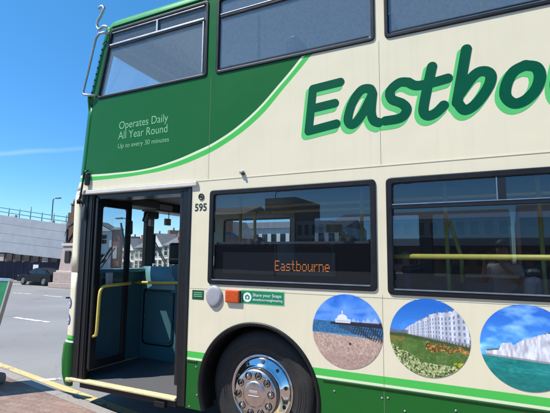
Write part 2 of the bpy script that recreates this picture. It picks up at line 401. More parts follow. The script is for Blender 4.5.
# ================================================================== THE SETTING
KS = -0.18                                    # the kerb runs at a slight angle to the bus
def kerb_y(x, off=0.0): return 0.166 + KS * (x + 4.3) + off
def road_material():
    m, t, b = newmat('worn_asphalt'); L = t.links.new
    tc = t.nodes.new('ShaderNodeTexCoord')
    n1 = t.nodes.new('ShaderNodeTexNoise'); n1.inputs['Scale'].default_value = .35; n1.inputs['Detail'].default_value = 6
    n2 = t.nodes.new('ShaderNodeTexNoise'); n2.inputs['Scale'].default_value = 70; n2.inputs['Detail'].default_value = 3
    v = t.nodes.new('ShaderNodeTexVoronoi'); v.inputs['Scale'].default_value = 85
    for n in (n1, n2, v): L(tc.outputs['Object'], n.inputs['Vector'])
    r1 = t.nodes.new('ShaderNodeValToRGB'); r1.color_ramp.elements[0].position = .35; r1.color_ramp.elements[1].position = .68
    r1.color_ramp.elements[0].color = (.225, .219, .212, 1); r1.color_ramp.elements[1].color = (.285, .277, .267, 1)
    L(n1.outputs[0], r1.inputs[0])
    mx = t.nodes.new('ShaderNodeMix'); mx.data_type = 'RGBA'; mx.blend_type = 'MULTIPLY'; mx.inputs[0].default_value = .7
    r2 = t.nodes.new('ShaderNodeValToRGB'); r2.color_ramp.elements[0].position = .3; r2.color_ramp.elements[1].position = .65
    r2.color_ramp.elements[0].color = (.6, .6, .6, 1); r2.color_ramp.elements[1].color = (1.1, 1.1, 1.1, 1)
    L(n2.outputs[0], r2.inputs[0]); L(r1.outputs[0], mx.inputs[6]); L(r2.outputs[0], mx.inputs[7])
    vc = t.nodes.new('ShaderNodeTexVoronoi'); vc.feature = 'DISTANCE_TO_EDGE'; vc.inputs['Scale'].default_value = .33
    nd = t.nodes.new('ShaderNodeTexNoise'); nd.inputs['Scale'].default_value = 1.1; nd.inputs['Detail'].default_value = 6; L(tc.outputs['Object'], nd.inputs['Vector'])
    av = t.nodes.new('ShaderNodeVectorMath'); av.operation = 'MULTIPLY_ADD'; av.inputs[1].default_value = (1.6, 1.6, 0); L(nd.outputs[1], av.inputs[0]); L(tc.outputs['Object'], av.inputs[2]); L(av.outputs[0], vc.inputs['Vector'])
    cr = t.nodes.new('ShaderNodeMapRange'); cr.inputs[1].default_value = 0; cr.inputs[2].default_value = .006; cr.inputs[3].default_value = .84; cr.inputs[4].default_value = 1; L(vc.outputs['Distance'], cr.inputs[0])
    ns = t.nodes.new('ShaderNodeTexNoise'); ns.inputs['Scale'].default_value = .9; ns.inputs['Detail'].default_value = 3; L(tc.outputs['Object'], ns.inputs['Vector'])
    so = t.nodes.new('ShaderNodeMapRange'); so.inputs[1].default_value = .62; so.inputs[2].default_value = .75; so.inputs[3].default_value = 1; so.inputs[4].default_value = .74; L(ns.outputs[0], so.inputs[0])
    pm = t.nodes.new('ShaderNodeMath'); pm.operation = 'MULTIPLY'; L(cr.outputs[0], pm.inputs[0]); L(so.outputs[0], pm.inputs[1])
    sc = t.nodes.new('ShaderNodeVectorMath'); sc.operation = 'SCALE'; L(mx.outputs[2], sc.inputs[0]); L(pm.outputs[0], sc.inputs[3])
    L(sc.outputs[0], b.inputs['Base Color']); b.inputs['Roughness'].default_value = .85
    bp = t.nodes.new('ShaderNodeBump'); bp.inputs['Strength'].default_value = .4; bp.inputs['Distance'].default_value = .006
    L(v.outputs['Distance'], bp.inputs['Height']); L(bp.outputs[0], b.inputs['Normal'])
    return m
def paving_material():
    m, t, b = newmat('red_brick_paving'); L = t.links.new
    tc = t.nodes.new('ShaderNodeTexCoord'); mp = t.nodes.new('ShaderNodeMapping'); mp.inputs['Rotation'].default_value = (0, 0, R(-6.8))
    L(tc.outputs['Object'], mp.inputs[0])
    br = t.nodes.new('ShaderNodeTexBrick'); br.inputs['Scale'].default_value = 1; br.inputs['Brick Width'].default_value = .2; br.inputs['Row Height'].default_value = .1
    br.inputs['Mortar Size'].default_value = .004; br.inputs['Mortar Smooth'].default_value = .3; br.inputs['Bias'].default_value = -.1
    br.inputs['Color1'].default_value = (.225, .140, .110, 1); br.inputs['Color2'].default_value = (.30, .205, .160, 1); br.inputs['Mortar'].default_value = (.17, .135, .11, 1)
    L(mp.outputs[0], br.inputs['Vector'])
    n = t.nodes.new('ShaderNodeTexNoise'); n.inputs['Scale'].default_value = 40; n.inputs['Detail'].default_value = 6; L(tc.outputs['Object'], n.inputs['Vector'])
    n3 = t.nodes.new('ShaderNodeTexNoise'); n3.inputs['Scale'].default_value = 2.5; n3.inputs['Detail'].default_value = 4; L(tc.outputs['Object'], n3.inputs['Vector'])
    ad = t.nodes.new('ShaderNodeMath'); ad.operation = 'ADD'; L(n.outputs[0], ad.inputs[0]); L(n3.outputs[0], ad.inputs[1])
    mr = t.nodes.new('ShaderNodeMapRange'); mr.inputs[1].default_value = .7; mr.inputs[2].default_value = 1.3; mr.inputs[3].default_value = .65; mr.inputs[4].default_value = 1.25
    L(ad.outputs[0], mr.inputs[0])
    mx = t.nodes.new('ShaderNodeVectorMath'); mx.operation = 'SCALE'; L(br.outputs[0], mx.inputs[0]); L(mr.outputs[0], mx.inputs[3])
    L(mx.outputs[0], b.inputs['Base Color']); b.inputs['Roughness'].default_value = .9
    bp = t.nodes.new('ShaderNodeBump'); bp.inputs['Strength'].default_value = .6; bp.inputs['Distance'].default_value = .005
    m2 = t.nodes.new('ShaderNodeMath'); m2.operation = 'SUBTRACT'; L(n.outputs[0], m2.inputs[0]); L(br.outputs['Fac'], m2.inputs[1])
    L(m2.outputs[0], bp.inputs['Height']); L(bp.outputs[0], b.inputs['Normal'])
    return m
def worn_paint(name, col, wear=.42):
    m, t, b = newmat(name); L = t.links.new
    tc = t.nodes.new('ShaderNodeTexCoord'); n = t.nodes.new('ShaderNodeTexNoise'); n.inputs['Scale'].default_value = 7; n.inputs['Detail'].default_value = 9; n.inputs['Roughness'].default_value = .72
    L(tc.outputs['Object'], n.inputs['Vector'])
    r = t.nodes.new('ShaderNodeValToRGB'); r.color_ramp.elements[0].position = wear - .06; r.color_ramp.elements[1].position = wear + .05
    r.color_ramp.elements[0].color = (.17, .168, .165, 1); r.color_ramp.elements[1].color = (*col, 1)
    L(n.outputs[0], r.inputs[0]); L(r.outputs[0], b.inputs['Base Color']); b.inputs['Roughness'].default_value = .8
    return m

road = MB().grid(lambda u, v: Vector((-300 + 600 * u, -300 + 600 * v, 0)), 8, 8).build('road', road_material(), recalc=False); tag(road, kind='structure')
# pavement under the photographer, back to the buildings behind
pav = MB(); xs = [-60, -20, -8, -4, 0, 5, 40]
top = [(x, kerb_y(x, -.138), .130) for x in xs]; bot = [(x, kerb_y(x, -5.2), .150) for x in xs]
n = len(xs)
pav.add(top + bot, [(i + n, i + n + 1, i + 1, i) for i in range(n - 1)])
pav.add(bot + [(p[0], p[1], -.05) for p in bot], [(i, i + 1, i + n + 1, i + n)[::-1] for i in range(n - 1)])
tag(pav.build('pavement', paving_material(), recalc=False), kind='structure')
M['kerb'] = mat('granite_kerb', (.30, .27, .245), .85, vary=.2, scale=30, bump=.3, bscale=80)
kb = MB()
x = -60.0
while x < 40:
    L_ = .915; a, b_ = x + .004, x + L_ - .004
    q = lambda X, off, z: (X, kerb_y(X, off), z)
    vs = [q(a, -.134, -.05), q(b_, -.134, -.05), q(b_, 0.010, -.05), q(a, 0.010, -.05), q(a, -.134, .131), q(b_, -.134, .131), q(b_, -.016, .129), q(a, -.016, .129), q(b_, 0.002, .112), q(a, 0.002, .112)]
    kb.add(vs, [(4, 5, 6, 7), (7, 6, 8, 9), (9, 8, 2, 3), (0, 4, 7, 9, 3), (1, 2, 8, 6, 5), (0, 1, 5, 4)])
    x += L_
tag(kb.build('kerb', M['kerb'], weld=False), kind='structure')
ypaint = worn_paint('worn_yellow_paint', (.62, .45, .19), .425)
def ribbon(pts_a, pts_b, z): 
    mb = MB(); n = len(pts_a); mb.add([(*p, z) for p in pts_a] + [(*p, z) for p in pts_b], [(i, i + 1, i + n + 1, i + n) for i in range(n - 1)]); return mb
for off in (.29,):
    xs2 = np.linspace(-30, 20, 60); jit = rng.normal(0, .004, (60, 2))
    o = ribbon([(x, kerb_y(x, off - .055) + j[0]) for x, j in zip(xs2, jit)], [(x, kerb_y(x, off + .055) + j[1]) for x, j in zip(xs2, jit)], .004).build('yellow_line', ypaint, recalc=False)
    tag(o, kind='structure')
wpaint = worn_paint('worn_white_paint', (.66, .66, .63), .455)
def mark(p, q, wd):
    p, q = Vector(p), Vector(q); d = (q - p).normalized(); nrm = Vector((-d.y, d.x)) * wd / 2
    o = MB().add([(*(p - nrm), .005), (*(q - nrm), .005), (*(q + nrm), .005), (*(p + nrm), .005)], [(0, 1, 2, 3)]).build('road_marking', wpaint, recalc=False); tag(o, kind='structure')
mark((-10.95, 3.93), (-9.5, 3.83), .13)
mark((-17.9, 8.32), (-16.7, 8.36), .12); mark((-15.85, 8.22), (-14.6, 8.12), .12)
mark((-7.6, 3.6), (-6.2, 3.5), .13); mark((-5.25, .60), (-4.98, .90), .10)
mark((-25.6, 11.55), (-16, 12.05), .12)
# far kerb of the road, in front of the grey building
fp = MB().box(-45, -14, 12.15, 14.5, -.05, .1); tag(fp.build('far_pavement', mat('far_paving', (.26, .235, .22), .9, vary=.15, scale=5)), kind='structure')
# strip of pavement in front of the houses

# ================================================================== THE BUS
bus = thing('double_decker_bus', 'cream and green double decker bus with open front door and Eastbourne lettering', 'bus', BUS_O)
XR = 6.25; W = 2.5
FZ = [.26, .36, .5, .66, .72, 1.1, 2.2, 2.3, 2.42, 3.35, 3.98, 4.12]
FX = [-4.15, -4.2, -4.215, -4.2, -4.15, -4.14, -4.165, -4.14, -4.10, -4.03, -3.87, -3.82]
xf = lambda z: float(np.interp(z, FZ, FX))
RC = .18
def plan(z, XS, full=True, wrap=1.0):
    """front outline at height z: from x=XS on the nearside round the corner and across the front"""
    f = xf(z); pts = [(XS, 0.0)] if XS > f + RC + 1e-4 else []
    for k in range(9):
        a = R(90 * k / 8); pts.append((f + RC - RC * math.sin(a), RC - RC * math.cos(a)))
    if full:
        for k in range(1, 8):
            y = RC + (W / 2 - RC) * k / 8; pts.append((f - .05 * (1 - ((y - W / 2) / (W / 2 - RC)) ** 2), y))
        half = pts + [(f - .05, W / 2)]
        pts = half + [(x, W - y) for x, y in half[:-1][::-1]]
    else:
        pts.append((f - .008, RC + .07))
    return pts
def loft(zs, XS, name, m, full=True, thick=.03, mirror=False):
    rows = [plan(z, XS, full) for z in zs]; n = len(rows[0]); mb = MB()
    vs = [((x, W - y, z) if mirror else (x, y, z)) for z, r in zip(zs, rows) for x, y in r]
    mb.add(vs, [(i * n + k, (i + 1) * n + k, (i + 1) * n + k + 1, i * n + k + 1)[::(-1 if mirror else 1)] for i in range(len(zs) - 1) for k in range(n - 1)], True)
    o = mb.build(name, m, bus, recalc=False)
    s = o.modifiers.new('solid', 'SOLIDIFY'); s.thickness = thick; s.offset = 1 if False else -1
    return o

# windows: nearside and offside, both decks (x0, x1, z0, z1)
P = 1.57
LOW = [(-2.262, -.755, 1.363, 2.202)] + [(-.68 + P * k, -.68 + P * k + 1.51, 1.345, 2.202) for k in range(4)]
UPP = [(-2.238, -.742, 3.30, 4.06)] + [(-.668 + P * k, -.668 + P * k + 1.5, 3.295, 4.06) for k in range(4)]
def wheel_notch(cx, r=.556, zc=.50, zb=.28, n=26):
    a0 = math.asin((zb - zc) / r); return [(cx - r * math.cos(a), zc + r * math.sin(a)) for a in np.linspace(a0, math.pi - a0, n)]
WX, WX2 = -1.768, 4.15
def lower_outline(x0):
    return [(x0, .28)] + wheel_notch(WX) + wheel_notch(WX2) + [(XR, .28), (XR, 2.298), (x0, 2.298)]
hole = lambda w, i=.02: rrect(w[0] + i, w[2] + i, w[1] - i, w[3] - i, .05)
plate([lower_outline(-2.468)] + [hole(w_) for w_ in LOW], 0, .035, .002).build('lower_side_panel', M['body'], bus)
u1 = [(-3.795, 3.30), (-2.335, 3.30), (-2.335, 4.068), (-3.643, 4.068)]
def inset(poly, d):
    c = np.mean(poly, 0); return [tuple(np.array(p) + np.sign(c - np.array(p)) * d) for p in poly]
def soften(poly, r=.04, n=4):
    out = []; m = len(poly)
    for i in range(m):
        p = np.array(poly[i]); a = np.array(poly[i - 1]) - p; b = np.array(poly[(i + 1) % m]) - p
        a = p + a / np.hypot(*a) * r; b = p + b / np.hypot(*b) * r
        for k in range(n + 1):
            t = k / n; out.append(tuple((1 - t) ** 2 * a + 2 * t * (1 - t) * p + t * t * b))
    return out
upper_front = [(xf(z) + RC, z) for z in (2.302, 2.42, 2.9, 3.35, 3.98, 4.10)]
plate([upper_front[::-1] + [(XR, 2.302), (XR, 4.10)]] + [soften(inset(u1, .02), .04)] + [hole(w_) for w_ in UPP], 0, .035, .002).build('upper_side_panel', M['body'], bus)
# offside: the same windows mirrored, a driver's window in front
drv = (-3.75, -2.55, 1.30, 2.202)
off_lo = [(-4.0, .28)] + wheel_notch(WX) + wheel_notch(WX2) + [(XR, .28), (XR, 2.298), (-3.96, 2.298)]
plate([off_lo] + [hole(w_) for w_ in LOW + [drv]], W - .035, .035).build('lower_side_panel', M['body'], bus)
plate([upper_front[::-1] + [(XR, 2.302), (XR, 4.10)]] + [soften(inset(u1, .02), .04)] + [hole(w_) for w_ in UPP], W - .035, .035).build('upper_side_panel', M['body'], bus)
# front: bumper band, waist, corner pillars and the green band between the decks
loft([.26, .30, .36, .43, .5, .58, .66, .69, .712], -3.94, 'front_bumper', M['body'])
loft([.714, .74, .77, .9, 1.1, 1.25, 1.42], -3.94, 'front_waist_panel', M['body'])
loft([1.422, 1.6, 1.9, 2.2, 2.30], -3.94, 'windscreen_corner_pillar', M['body'], full=False)
loft([1.422, 1.6, 1.9, 2.2, 2.30], -3.94, 'windscreen_corner_pillar', M['body'], full=False, mirror=True)
loft([2.302, 2.36, 2.42, 2.6, 2.9, 3.1, 3.26], -9, 'front_upper_panel', M['body'])
loft([3.262, 3.4, 3.6, 3.8, 3.94], -9, 'upper_corner_pillar', M['body'], full=False)
loft([3.262, 3.4, 3.6, 3.8, 3.94], -9, 'upper_corner_pillar', M['body'], full=False, mirror=True)
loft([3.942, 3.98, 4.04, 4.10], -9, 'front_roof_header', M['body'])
# roof with rolled edges
def roof_pt(u, v):
    y = W * v; e = abs(2 * v - 1)
    xfr = xf(4.10) + (RC * (1 - math.sqrt(max(0, 1 - ((RC - min(y, W - y)) / RC) ** 2))) if min(y, W - y) < RC else -.05 * (1 - ((y - W / 2) / (W / 2 - RC)) ** 2))
    t = u ** 3.2; x = xfr + (XR - xfr) * t
    g = 1 - (1 - min(1, (x - xfr) / .16)) ** 2.4
    gr_ = 1 - (1 - min(1, (XR - x) / .3)) ** 3
    return Vector((x, y, 4.102 + .19 * (1 - e ** 6) ** .42 * g * gr_))
ys = [0, .004, .012, .03, .06, .1, .15, .22, .32, .5, .75, 1.0]
ys = ys + [1.25] + [W - y for y in ys[::-1]]
mb = MB(); NU = 40; vs = [roof_pt(i / NU, y / W) for i in range(NU + 1) for y in ys]; n = len(ys)
mb.add(vs, [(i * n + k, (i + 1) * n + k, (i + 1) * n + k + 1, i * n + k + 1) for i in range(NU) for k in range(n - 1)], True)
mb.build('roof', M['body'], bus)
mb = MB().box(XR - .03, XR, .002, W - .002, .30, 4.10); mb.build('rear_panel', M['body'], bus)
# drip gutter along the roof edge above the windows, seams and waist rails
MB().tube([(-3.62, -.006, 4.100), (XR, -.006, 4.100)], .009, 8).build('roof_gutter', M['body'], bus)
sm = mat('panel_seam', (.27, .24, .18), .8)
for (a, b_, c, d) in ((-.715, -.7125, 2.31, 3.29), (-2.289, -2.287, 2.31, 3.29), (-.7215, -.7195, .30, 1.34), (.848, .851, .30, 1.34), (.856, .859, 2.31, 3.29)):
    MB().box(a, b_, -.0012, .001, c, d).build('panel_seam', sm, bus)
MB().box(-2.46, XR, -.0012, .001, 1.318, 1.320).build('panel_seam', sm, bus)
srm = mat('green_rail', (.010, .075, .016), .4)
for a, b_ in ((-2.46, WX - .585), (WX + .585, WX2 - .585), (WX2 + .585, XR)): MB().box(a, b_, -.009, .001, .682, .694).build('skirt_rail', srm, bus, bevel=.002)
MB().box(-2.40, XR, -.003, .001, 2.296, 2.304).build('waist_rail', M['body'], bus)
# fine bolts along the skirt and rivets on the cream
for i, (x, z) in enumerate([(-1.09, .616), (-.736, .618), (-.694, .625), (-.579, .555), (-2.362, .640), (-2.342, .406), (-.25, .61), (.12, .61), (.45, .6), (-2.42, .30)]):
    MB().lathe([(0, -.005), (.005, -.005), (.007, -.002), (.007, .001)], (x, 0, z), n=12).build('skirt_bolt', M['grey_plastic'], bus)

# -------------------------------------------------- side windows
def window(w_, y, side, gl, rail=None, vdiv=None, poly=None, inward=.012):
    """frame > pane, vent rails; side -1 nearside, +1 offside"""
    o = poly if poly else [(w_[0], w_[2]), (w_[1], w_[2]), (w_[1], w_[3]), (w_[0], w_[3])]
    fw = .045 if w_[2] < 2 else .030
    out = soften(o, .040); inn = soften(inset(o, fw), .022)
    yy = -.012 if side < 0 else W - .018
    f = plate([out, inn], yy, .03, .007).build('window', M['rubber'], bus)
    gy = .010 if side < 0 else W - .012
    plate([soften(inset(o, .035), .03)], gy, .004).build('pane', gl, f)
    x0, x1 = w_[0] + .04, w_[1] - .04
    if rail and side < 0:
        MB().box(x0, x1, -.006, .012, rail - .017, rail + .011).build('vent_rail', M['blackpaint'], f, bevel=.003)
        MB().box(x0 + .002, x1 - .002, -.009, .004, rail + .0115, rail + .0185).build('vent_channel', M['alu'], f)
        if vdiv:
            MB().box(vdiv - .024, vdiv + .024, -.004, .012, rail + .02, w_[3] - .04).build('vent_divider', M['blackpaint'], f, bevel=.003)
            MB().box(vdiv - .033, vdiv - .026, -.006, .006, rail + .02, w_[3] - .045).build('vent_edge', M['alu'], f)
    if side < 0 and not poly: MB().box(w_[0] + .05, w_[1] - .05, -.016, -.008, w_[2] + .036, w_[2] + .0455).build('sill_trim', M['alu'] if w_[2] < 2 else M['rubber'], f)
    return f
for i, w_ in enumerate(LOW):
    window(w_, 0, -1, M['glass_low'], rail=None if i == 0 else 1.985, vdiv=None if i == 0 else w_[0] + .765)
    window(w_, 0, 1, M['glass_off'] if i == 0 else M['glass_off2'])
window(drv, 0, 1, M['glass_clear'])
for i, w_ in enumerate(UPP):
    window(w_, 0, -1, M['glass_up'], rail=3.868, vdiv=w_[0] + .75 if i != 1 else None)
    window(w_, 0, 1, M['glass_up'])
# front upper side window with its slanted edge and hopper vents
M['glass_front'] = glass('front_side_glass', (.86, .90, .92), .12, boost=1.3, specks=.15, dustcol=(.62, .70, .72))
M['ventglass'] = glass('vent_glass', (.20, .23, .22), .02, boost=.7)
f = window((-3.72, -2.335, 3.30, 4.068), 0, -1, M['glass_front'], poly=u1)
MB().box(-3.60, -2.39, .0135, .018, 3.90, 4.03).build('vent_pane', M['ventglass'], f)
MB().box(-3.64, -2.385, -.007, .012, 3.862, 3.878).build('vent_rail', M['blackpaint'], f)
MB().box(-3.64, -2.385, -.012, .006, 3.8785, 3.8965).build('vent_channel', M['alu'], f, bevel=.003)
MB().box(-3.61, -2.385, -.010, .006, 4.020, 4.029).build('vent_channel', M['alu'], f)
MB().box(-2.985, -2.965, -.011, .006, 3.897, 4.0195).build('vent_divider', M['alu'], f)
MB().box(-2.396, -2.384, -.012, .004, 3.345, 3.8615).build('pane_edge', M['alu'], f)
window((-3.72, -2.335, 3.30, 4.068), 0, 1, M['glass_clear'], poly=u1)

# -------------------------------------------------- windscreens
def screen(z0, z1, zs, name):
    mb = MB(); rows = []
    for z in np.linspace(z0, z1, zs):
        rows.append([(x + .008, y, z) for x, y in plan(z, -9) if RC + .06 < y < W - RC - .06])
    n = len(rows[0]); mb.add([p for r in rows for p in r], [(i * n + k, (i + 1) * n + k, (i + 1) * n + k + 1, i * n + k + 1) for i in range(zs - 1) for k in range(n - 1)], True)
    o = mb.build(name, M['glass_clear'], bus, recalc=False); return o
scr = screen(1.424, 2.298, 5, 'windscreen')
MB().box(-4.195, -4.13, 1.215, 1.36, 1.43, 2.30).build('centre_pillar', M['rubber'], scr, bevel=.008)
MB().box(-4.17, -4.12, 1.36, 1.39, 1.5, 1.9).build('pillar_cover', M['dash'], scr, bevel=.008)
MB().box(-4.20, -4.10, RC + .05, W - RC - .05, 2.22, 2.30).build('screen_header', M['blackpaint'], scr)
MB().tube([(-4.23, 1.05, 1.44), (-4.245, .95, 1.72), (-4.24, .86, 2.02)], [.022, .02, .012], 8).build('wiper_arm', M['blackpaint'], scr)
for dz in (0, .045):
    MB().tube([(-4.235, 1.50, 1.80 - dz), (-4.24, 1.75, 1.52 - dz)], .010, 8).build('wiper_arm', M['blackpaint'], scr)
MB().tube([(-4.23, .50, 1.44), (-4.235, .72, 1.70)], .014, 8).build('wiper_arm', M['blackpaint'], scr)
MB().tube([(-4.23, .56, 1.44), (-4.235, .78, 1.70)], .008, 8).build('wiper_arm', M['blackpaint'], scr)
uscr = screen(3.262, 3.94, 4, 'upper_windscreen')

# -------------------------------------------------- entrance
dx0, dx1 = -3.935, -2.47
MB().box(-3.97, -2.402, -.026, .03, 2.250, 2.296).build('door_header_rail', M['rail'], bus, bevel=.008)
MB().box(-3.96, -2.41, .032, .22, 2.20, 2.298).build('door_header_box', M['blackpaint'], bus)
MB().box(dx0, -3.755, .004, .05, .33, 2.242).build('door_jamb', M['rubber'], bus, bevel=.006)
MB().box(-3.86, -3.84, -.006, .003, .36, 2.24).build('door_seal', M['blackpaint'], bus, bevel=.003)
MB().box(-3.79, -3.775, -.004, .003, .36, 2.24).build('door_seal', M['blackpaint'], bus, bevel=.003)
MB().box(-2.565, -2.4685, -.004, .06, .282, 2.242).build('door_jamb', M['rubber'], bus, bevel=.006)
MB().box(-2.5, -2.4695, -.010, -.0045, .29, 2.24).build('door_seal', M['blackpaint'], bus, bevel=.002)
def door_leaf(x, glass_m):
    """one folded leaf, standing square to the side of the bus"""
    f = plate([rrect(.02, .44, .515, 2.226, .02), rrect(.10, .52, .452, 2.128, .03)], 0, .036, .006, YZ(x)).build('door_leaf', M['blackpaint'], bus)
    plate([rrect(.09, .51, .462, 2.138, .03)], 0, .005, 0, YZ(x)).build('glass', glass_m, f)
    MB().tube([(x + .03, .455, 2.02), (x + .06, .47, 1.99), (x + .062, .475, 1.86), (x + .03, .46, 1.83)], .014, 8).build('pull_handle', M['blackpaint'], f)
    if x < -3:
        MB().tube([(x + .02, .05, .775), (x + .062, .052, .79), (x + .066, .055, .84), (x + .07, .06, 1.18), (x + .07, .068, 1.235), (x + .07, .10, 1.278), (x + .07, .15, 1.285), (x + .07, .49, 1.295), (x + .03, .505, 1.295)], .0165, 12).build('grab_rail', M['yellow'], f)
        MB().box(x + .019, x + .05, .17, .25, 1.285, 1.42).build('assault_alarm_box', M['grey_plastic'], f, bevel=.006)
        MB().box(x + .045, x + .06, .10, .14, 1.27, 1.36).build('rail_bracket', M['blackpaint'], f)
    return f
door_leaf(-3.73, M['glass_door'])
door_leaf(-2.60, M['glass_door'])
# threshold: aluminium-edged cream nosing and its bracket
MB().box(-3.955, -2.565, -.022, .05, .320, .350).build('threshold', M['nosing'], bus, bevel=.010)
MB().box(-3.90, -2.62, -.024, -.012, .328, .334).build('threshold_groove', mat('worn_groove', (.40, .33, .17), .7), bus)
MB().box(-3.80, -2.57, .0, .06, .270, .3145).build('step_edge', M['rubber'], bus)
MB().box(-2.80, -2.68, -.024, .02, .245, .2985).build('ramp_latch', M['rubber'], bus, bevel=.006)
MB().box(-4.02, -3.93, -.012, .05, .295, .348).build('corner_block', M['nosing'], bus, bevel=.02)
# mirror bracket at the corner and entrance mirror in the jamb
br = MB().tube([(-3.84, -.02, 2.51), (-3.88, -.04, 2.494), (-3.885, -.045, 2.384), (-3.905, -.045, 2.24), (-3.93, -.04, 2.19), (-3.955, -.02, 2.18)], .011, 8).build('mirror_bracket', M['blackpaint'], bus)
MB().box(-3.875, -3.825, -.045, .004, 2.345, 2.485).build('bracket_mount', M['blackpaint'], br, bevel=.02)
MB().lathe([(0, 0), (.018, 0), (.022, .02), (.022, .04), (.012, .05), (0, .05)], (-3.965, -.015, 2.155), 'z', 14).build('bracket_foot', M['rubber'], br)
def ell(u, v): 
    a = 2 * math.pi * u; r_ = math.sin(math.pi * v / 2)
    return Vector((-3.875 + .026 * math.cos(a) * r_, -.016 - .018 * math.cos(math.pi * v / 2), 2.055 + .09 * math.sin(a) * r_))
em = MB().grid(ell, 28, 7).build('entrance_mirror', M['dash'], bus)
MB().tube([(-3.90, -.02, 2.15), (-3.91, -.05, 2.19), (-3.93, -.02, 2.235)], .009, 8).build('mirror_stalk', M['blackpaint'], em)
# tree guard on the upper front corner
g = MB().tube([(-3.648, .0, 4.02), (-3.692, -.05, 4.029), (-3.768, -.05, 4.032), (-3.812, -.05, 3.993), (-3.848, -.05, 3.861), (-3.906, -.05, 3.618), (-3.965, -.05, 3.395), (-3.955, -.05, 3.372), (-3.93, -.05, 3.358), (-3.82, -.02, 3.345), (-3.815, .01, 3.345)], .0135, 12).build('tree_guard', M['steel'], bus)
hk = catmull([(-3.70, .06, 4.12), (-3.743, .03, 4.146), (-3.80, .03, 4.165), (-3.867, .03, 4.145), (-3.904, .03, 4.196), (-3.892, .03, 4.254), (-3.835, .03, 4.324), (-3.807, .03, 4.377), (-3.842, .03, 4.418), (-3.892, .03, 4.405)], 5)
MB().tube(hk, .017, 12).build('guard_hook', M['steel'], g)
MB().box(-3.765, -3.70, .02, .07, 4.085, 4.14).build('guard_mount', M['body'], g, bevel=.02)
for k in range(9):
    z = 3.40 + k * .068; x = xf(z) + RC - .055
    MB().lathe([(0, -.006), (.008, -.005), (.011, .0), (.011, .012)], (x, -.000 + .006, z), n=10).build('pillar_bolt', M['blackpaint'], g)
MB().lathe([(0, -.17), (.014, -.165), (.032, -.06), (.036, 0), (.03, .02), (0, .02)], (-3.925, .025, 3.36), 'z', 16).build('guard_foot', M['body'], g)

# -------------------------------------------------- wheel
def wheel(cx, cz=.497):
    prof = [(.262, .14), (.280, .125), (.30, .118), (.315, .120), (.34, .108), (.38, .100), (.43, .102), (.465, .116), (.483, .135), (.490, .155), (.492, .26), (.490, .37), (.478, .40), (.40, .42), (.30, .40), (.262, .38)]
    t = MB().lathe(prof, (cx, 0, cz), 'y', 72, close=True).build('wheel', M['tyre'], bus, loc=(cx, 0, cz))
    gv = MB()
    for k in range(4):
        r_ = .345 + k * .02
        gv.lathe([(r_ - .003, .111), (r_, .0985 if k else .103), (r_ + .003, .111)], (cx, 0, cz), 'y', 64)
    gv.build('sidewall_rib', M['tyre'], t)
    MB().lathe([(.268, .17), (.284, .135), (.292, .117), (.286, .112), (.276, .116), (.262, .150)], (cx, 0, cz), 'y', 64).build('rim', M['chrome'], t)
    # bright wheel trim ring: a shallow cone with ten round holes
    MB().lathe([(.276, .128), (.270, .112), (.255, .102), (.225, .083), (.206, .070), (.203, .066), (.197, .064)], (cx, 0, cz), 'y', 72).build('trim_ring', M['chrome'], t)
    for k in range(10):
        h = MB(); a = 2 * math.pi * (k + .35) / 10; c = Vector((cx + .243 * math.cos(a), .0885, cz + .243 * math.sin(a)))
        nrm = Vector((math.cos(a) * .5, -.86, math.sin(a) * .5)).normalized(); q = nrm.to_track_quat('Z', 'Y').to_matrix().to_4x4()
        vs = [Matrix.Translation(c + nrm * .0055) @ q @ Vector((.0145 * math.cos(b * math.pi / 8), .0145 * math.sin(b * math.pi / 8), 0)) for b in range(16)]
        vs += [v - nrm * .02 for v in vs]
        h.add(vs, [tuple(range(16))] + [(b, (b + 1) % 16, 16 + (b + 1) % 16, 16 + b) for b in range(16)])
        h.build('trim_hole', M['blackpaint'], t)
    MB().lathe([(.193, .068), (.195, .020), (.191, .006), (.182, .000), (.166, -.004), (.140, -.007), (.112, -.009), (.106, -.007), (.103, -.007)], (cx, 0, cz), 'y', 64).build('hub', M['hubsteel'], t)
    MB().lathe([(.1035, -.006), (.102, -.011), (.09, -.015), (.05, -.017), (0, -.018)], (cx, 0, cz), 'y', 48).build('hub_cap', M['hubsteel'], t)
    MB().box(cx - .045, cx + .035, -.0205, -.016, cz + .008, cz + .030).build('hub_badge', M['grey_plastic'], t, bevel=.003)
    MB().box(cx - .055, cx + .045, -.0195, -.016, cz - .022, cz - .010).build('hub_badge', M['alu'], t, bevel=.002)
    for k in range(10):
        a = 2 * math.pi * (k + .15) / 10; c = (cx + .150 * math.cos(a), 0, cz + .150 * math.sin(a))
        nb = MB().lathe([(.031, -.004), (.030, -.012), (.026, -.014), (.0235, -.010), (.0215, .002)], c, 'y', 20).build('nut_recess', M['blackpaint'], t)
        MB().lathe([(.0, -.022), (.009, -.020), (.0135, -.016), (.015, .002)], c, 'y', 6).build('wheel_nut', M['rimdark'] if k % 3 else M['hubsteel'], t)
    MB().lathe([(.268, .13), (.262, .2), (.20, .22), (0, .22)], (cx, 0, cz), 'y', 48).build('wheel_disc', M['rimdark'], t)
    return t
wheel(WX); wheel(WX2)
